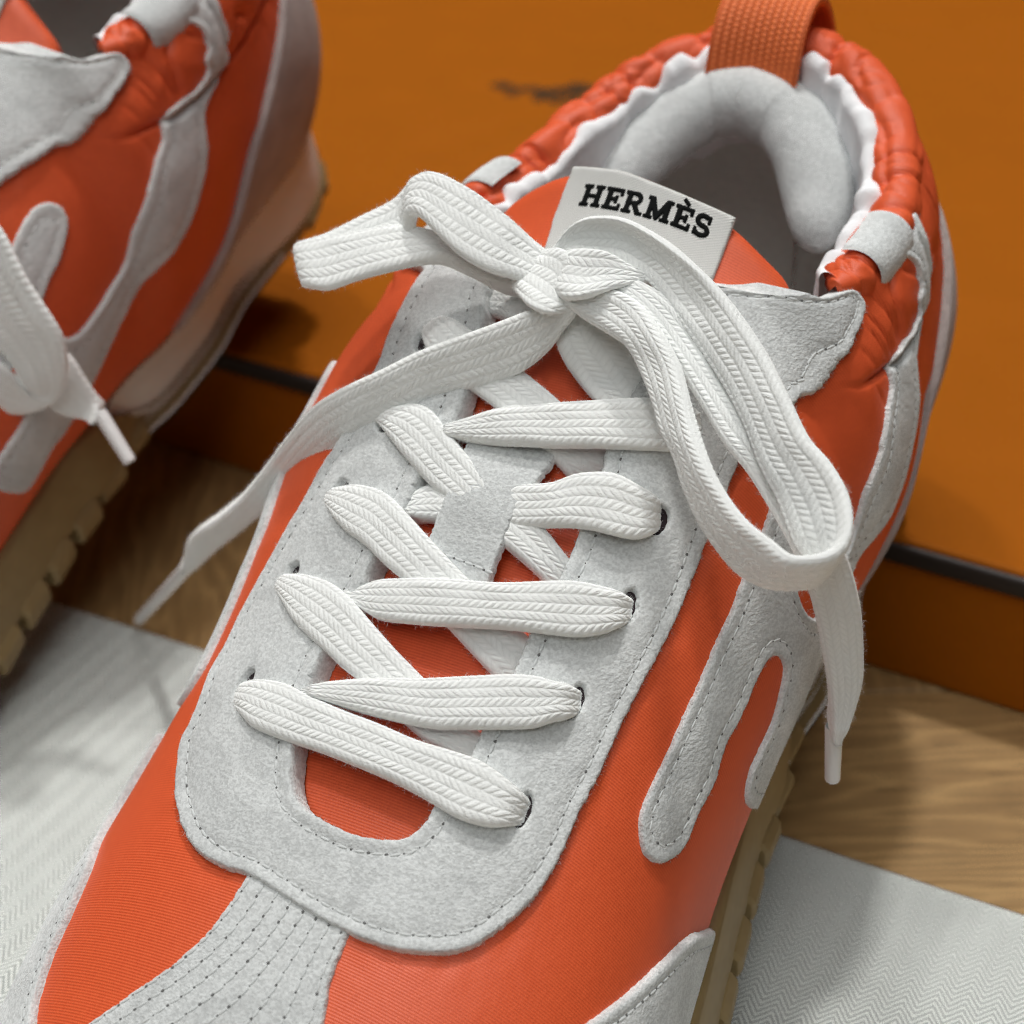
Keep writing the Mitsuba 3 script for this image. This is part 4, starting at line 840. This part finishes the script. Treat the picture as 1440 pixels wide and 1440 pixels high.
# printed emblem: a small carriage and horse above a line of type, too soft in the picture to read
c0, c1 = EMBLEM
def blob(pts): return Polygon(pts).buffer(0.0006).buffer(-.0002)
em0 = [blob([(0, -.001), (.0062, -.002), (.0066, .0012), (.001, .002)]), blob([(.0085, -.005), (.0105, -.005), (.0115, 0), (.0165, .0005), (.0185, -.005), (.0205, -.005), (.0198, .002), (.0215, .0055), (.0195, .0062), (.017, .003), (.0115, .003), (.0095, .001)]),
      Point(.0255, .0).buffer(.0048).difference(Point(.0255, 0).buffer(.0036)), LineString([(.0255, -.0048), (.0255, .0048)]).buffer(.0003), LineString([(.0207, 0), (.0303, 0)]).buffer(.0003), blob([(.021, .006), (.029, .0055), (.030, .011), (.022, .0115)])]
ems = shapely.affinity.scale(shapely.union_all(em0).buffer(.0004), 1.15, 1.35, origin=(0.01, 0))
tm = trimesh.util.concatenate([trimesh.creation.extrude_polygon(g_, 0.00015, engine='earcut') for g_ in getattr(ems, 'geoms', [ems])])
o0 = np.array([c0[0], c0[1], 0])
vv = tm.vertices[:, :1] * bx + tm.vertices[:, 1:2] * by * 1.15 + tm.vertices[:, 2:] * np.array([0, 0, 1.0]) + o0 + np.array([0, 0, BZ + .00002])
scene['shoe_box__emblem'] = mikit.ply((vv, tm.faces), 'brown_ink')

# dust bag: woven herringbone cloth
g0, g1 = BAG_EDGE
gx = (g1 - g0); gx[2] = 0; gx /= np.linalg.norm(gx); gy = np.array([-gx[1], gx[0], 0])
def bag_uv(p):
    dx, dy = p.x - float(g0[0]), p.y - float(g0[1])
    return (dx * float(gx[0]) + dy * float(gx[1])) * 1000, (dx * float(gy[0]) + dy * float(gy[1])) * 1000
def herring(p):
    x, y = bag_uv(p)
    per = 5.0
    k = x / per - dr.floor(x / per)
    tri_ = dr.abs(2 * k - 1)
    wv = (y + tri_ * 3.4 + 0.3 * noise(x * .6, y * .6)) / 1.55
    return 0.5 + 0.5 * dr.cos(2 * math.pi * wv)
def herring_col(p, n, uv):
    k = smoothstep(0.25, 0.8, herring(p))
    x, y = bag_uv(p)
    return mix((0.40, 0.425, 0.41), (0.74, 0.77, 0.74), k) * (0.93 + 0.1 * noise(x * 3, y * 3)) * (0.96 + .08 * fbm(x * .12, y * .12, 0, 2))
mat('herringbone_cloth', herring_col, 0.9, lambda p, n, uv: herring(p), 2.0e-4, 1e-4, specular=0.15, sheen=.2)
n, m = 220, 140
u, w = np.meshgrid(np.linspace(-0.16, 0.30, n), np.linspace(0, -0.30, m), indexing='ij')
z = 0.0014 + 0.0024 * (meshkit.fbm(np.stack([u * 18, w * 18, 0 * u], -1), 3, 71)) + 0.0006 * np.exp(w / .006)
z[:, 0] -= .0012
P = g0 * [1, 1, 0] + u[..., None] * gx + w[..., None] * gy + z[..., None] * np.array([0, 0, 1.0])
edge = P[:, :1] + np.array([0, 0, -1.0]) * (z[:, :1, None] - .0002)
P = np.concatenate([edge, P], 1)
scene['dust_bag'] = mikit.ply((P.reshape(-1, 3), grid_faces(n, m + 1)), 'herringbone_cloth', smooth=True)

# oak floor of herringbone blocks
def wood(seed):
    def f(p, n, uv):
        x, y = uv.x, uv.y
        wob = fbm(x * 0.012, y * 0.08, seed, 3)
        ring = y * 0.085 + 3.4 * wob
        g = dr.abs(dr.sin(ring * math.pi * 2.0))
        fine = noise(x * 0.05, y * 3.2, seed + 3)
        pore = smoothstep(0.70, 0.85, noise(x * 0.12, y * 5.0, seed + 9))
        c = mix((0.45, 0.28, 0.115), (0.25, 0.142, 0.055), 0.62 * g + 0.33 * fine)
        return c * (1 - 0.3 * pore) * (0.9 + 0.25 * fbm(x * 0.01, y * 0.03, seed + 20, 2))
    return f
for k in range(4):
    mat(f'oak_{k}', wood(11.0 * k), 0.5, lambda p, n, uv: noise(uv.x * 0.1, uv.y * 4.0), 5e-5, 1e-4, specular=0.35)
ang = math.radians(FLOOR_ANG)
fx, fy = np.array([math.cos(ang), math.sin(ang), 0]), np.array([-math.sin(ang), math.cos(ang), 0])
PW, PL = 0.085, 0.425
k = 0
rng = np.random.default_rng(3)
cells = set()
for i_ in range(-9, 10):
    for j_ in range(-2, 3):
        # herringbone: an along-x block and an across block per step
        for kind in (0, 1):
            ox, oy = i_ * PW + j_ * 2 * PL * 0.5, i_ * PW - j_ * 2 * PL * 0.5
            if kind == 0: x0_, x1_, y0_, y1_ = ox, ox + PL, oy, oy + PW
            else: x0_, x1_, y0_, y1_ = ox + PL, ox + PL + PW, oy + PW - PL, oy + PW
            cx, cy = FLOOR_OFF[0] + (x0_ + x1_) / 2, FLOOR_OFF[1] + (y0_ + y1_) / 2
            if abs(cx) > .55 or abs(cy) > .55 or (i_, j_, kind) in cells: continue
            cells.add((i_, j_, kind))
            gp = 0.00035; c_ = 0.0006
            ln, wd = (x1_ - x0_), (y1_ - y0_)
            a0, a1, b0, b1 = x0_ + gp, x1_ - gp, y0_ + gp, y1_ - gp
            topv = [(a0 + c_, b0 + c_, 0), (a1 - c_, b0 + c_, 0), (a1 - c_, b1 - c_, 0), (a0 + c_, b1 - c_, 0)]
            botv = [(a0, b0, -c_), (a1, b0, -c_), (a1, b1, -c_), (a0, b1, -c_)]
            low = [(a0, b0, -.012), (a1, b0, -.012), (a1, b1, -.012), (a0, b1, -.012)]
            vv = np.array(topv + botv + low)
            ff = [[0, 1, 2], [0, 2, 3]]
            for r_ in (0, 4):
                for e_ in range(4):
                    n_ = (e_ + 1) % 4
                    ff += [[r_ + e_, r_ + 4 + e_, r_ + 4 + n_], [r_ + e_, r_ + 4 + n_, r_ + n_]]
            lu = (vv[:, :2] - [x0_, y0_]) * 1000
            if kind == 1: lu = lu[:, ::-1]
            lu = lu + rng.uniform(0, 900, 2)
            wv = (vv[:, :1] + FLOOR_OFF[0]) * fx + (vv[:, 1:2] + FLOOR_OFF[1]) * fy + vv[:, 2:] * np.array([0, 0, 1.0])
            key = 'wood_floor__plank' + (f'_{k:03d}' if k else '')
            scene[key] = mikit.ply((wv, np.array(ff)), f'oak_{int(rng.integers(4))}', uv=lu); k += 1
scene['wood_floor__subfloor'] = mikit.ply((np.array([(-1.2, -1.2, -.006), (1.2, -1.2, -.006), (1.2, 1.2, -.006), (-1.2, 1.2, -.006)]), np.array([[0, 1, 2], [0, 2, 3]])), 'brown_trim')

# ------------------------------------------------------------------ labels
labels['sneaker'] = {'label': 'orange and grey suede sneaker in front with white bow laces, heel on the orange box', 'category': 'sneaker', 'group': 'pair of orange sneakers'}
labels['sneaker_001'] = {'label': 'orange and grey sneaker cut off by the frame, its pale midsole showing', 'category': 'sneaker', 'group': 'pair of orange sneakers'}
labels['shoe_box'] = {'label': 'flat orange cardboard shoe box with dark brown edge behind and under the heels', 'category': 'box'}
labels['dust_bag'] = {'label': 'pale grey herringbone cloth bag spread flat under the toes', 'category': 'cloth bag'}
labels['wood_floor'] = {'label': 'brown oak parquet floor between the cloth and the box', 'category': 'floor', 'kind': 'structure'}
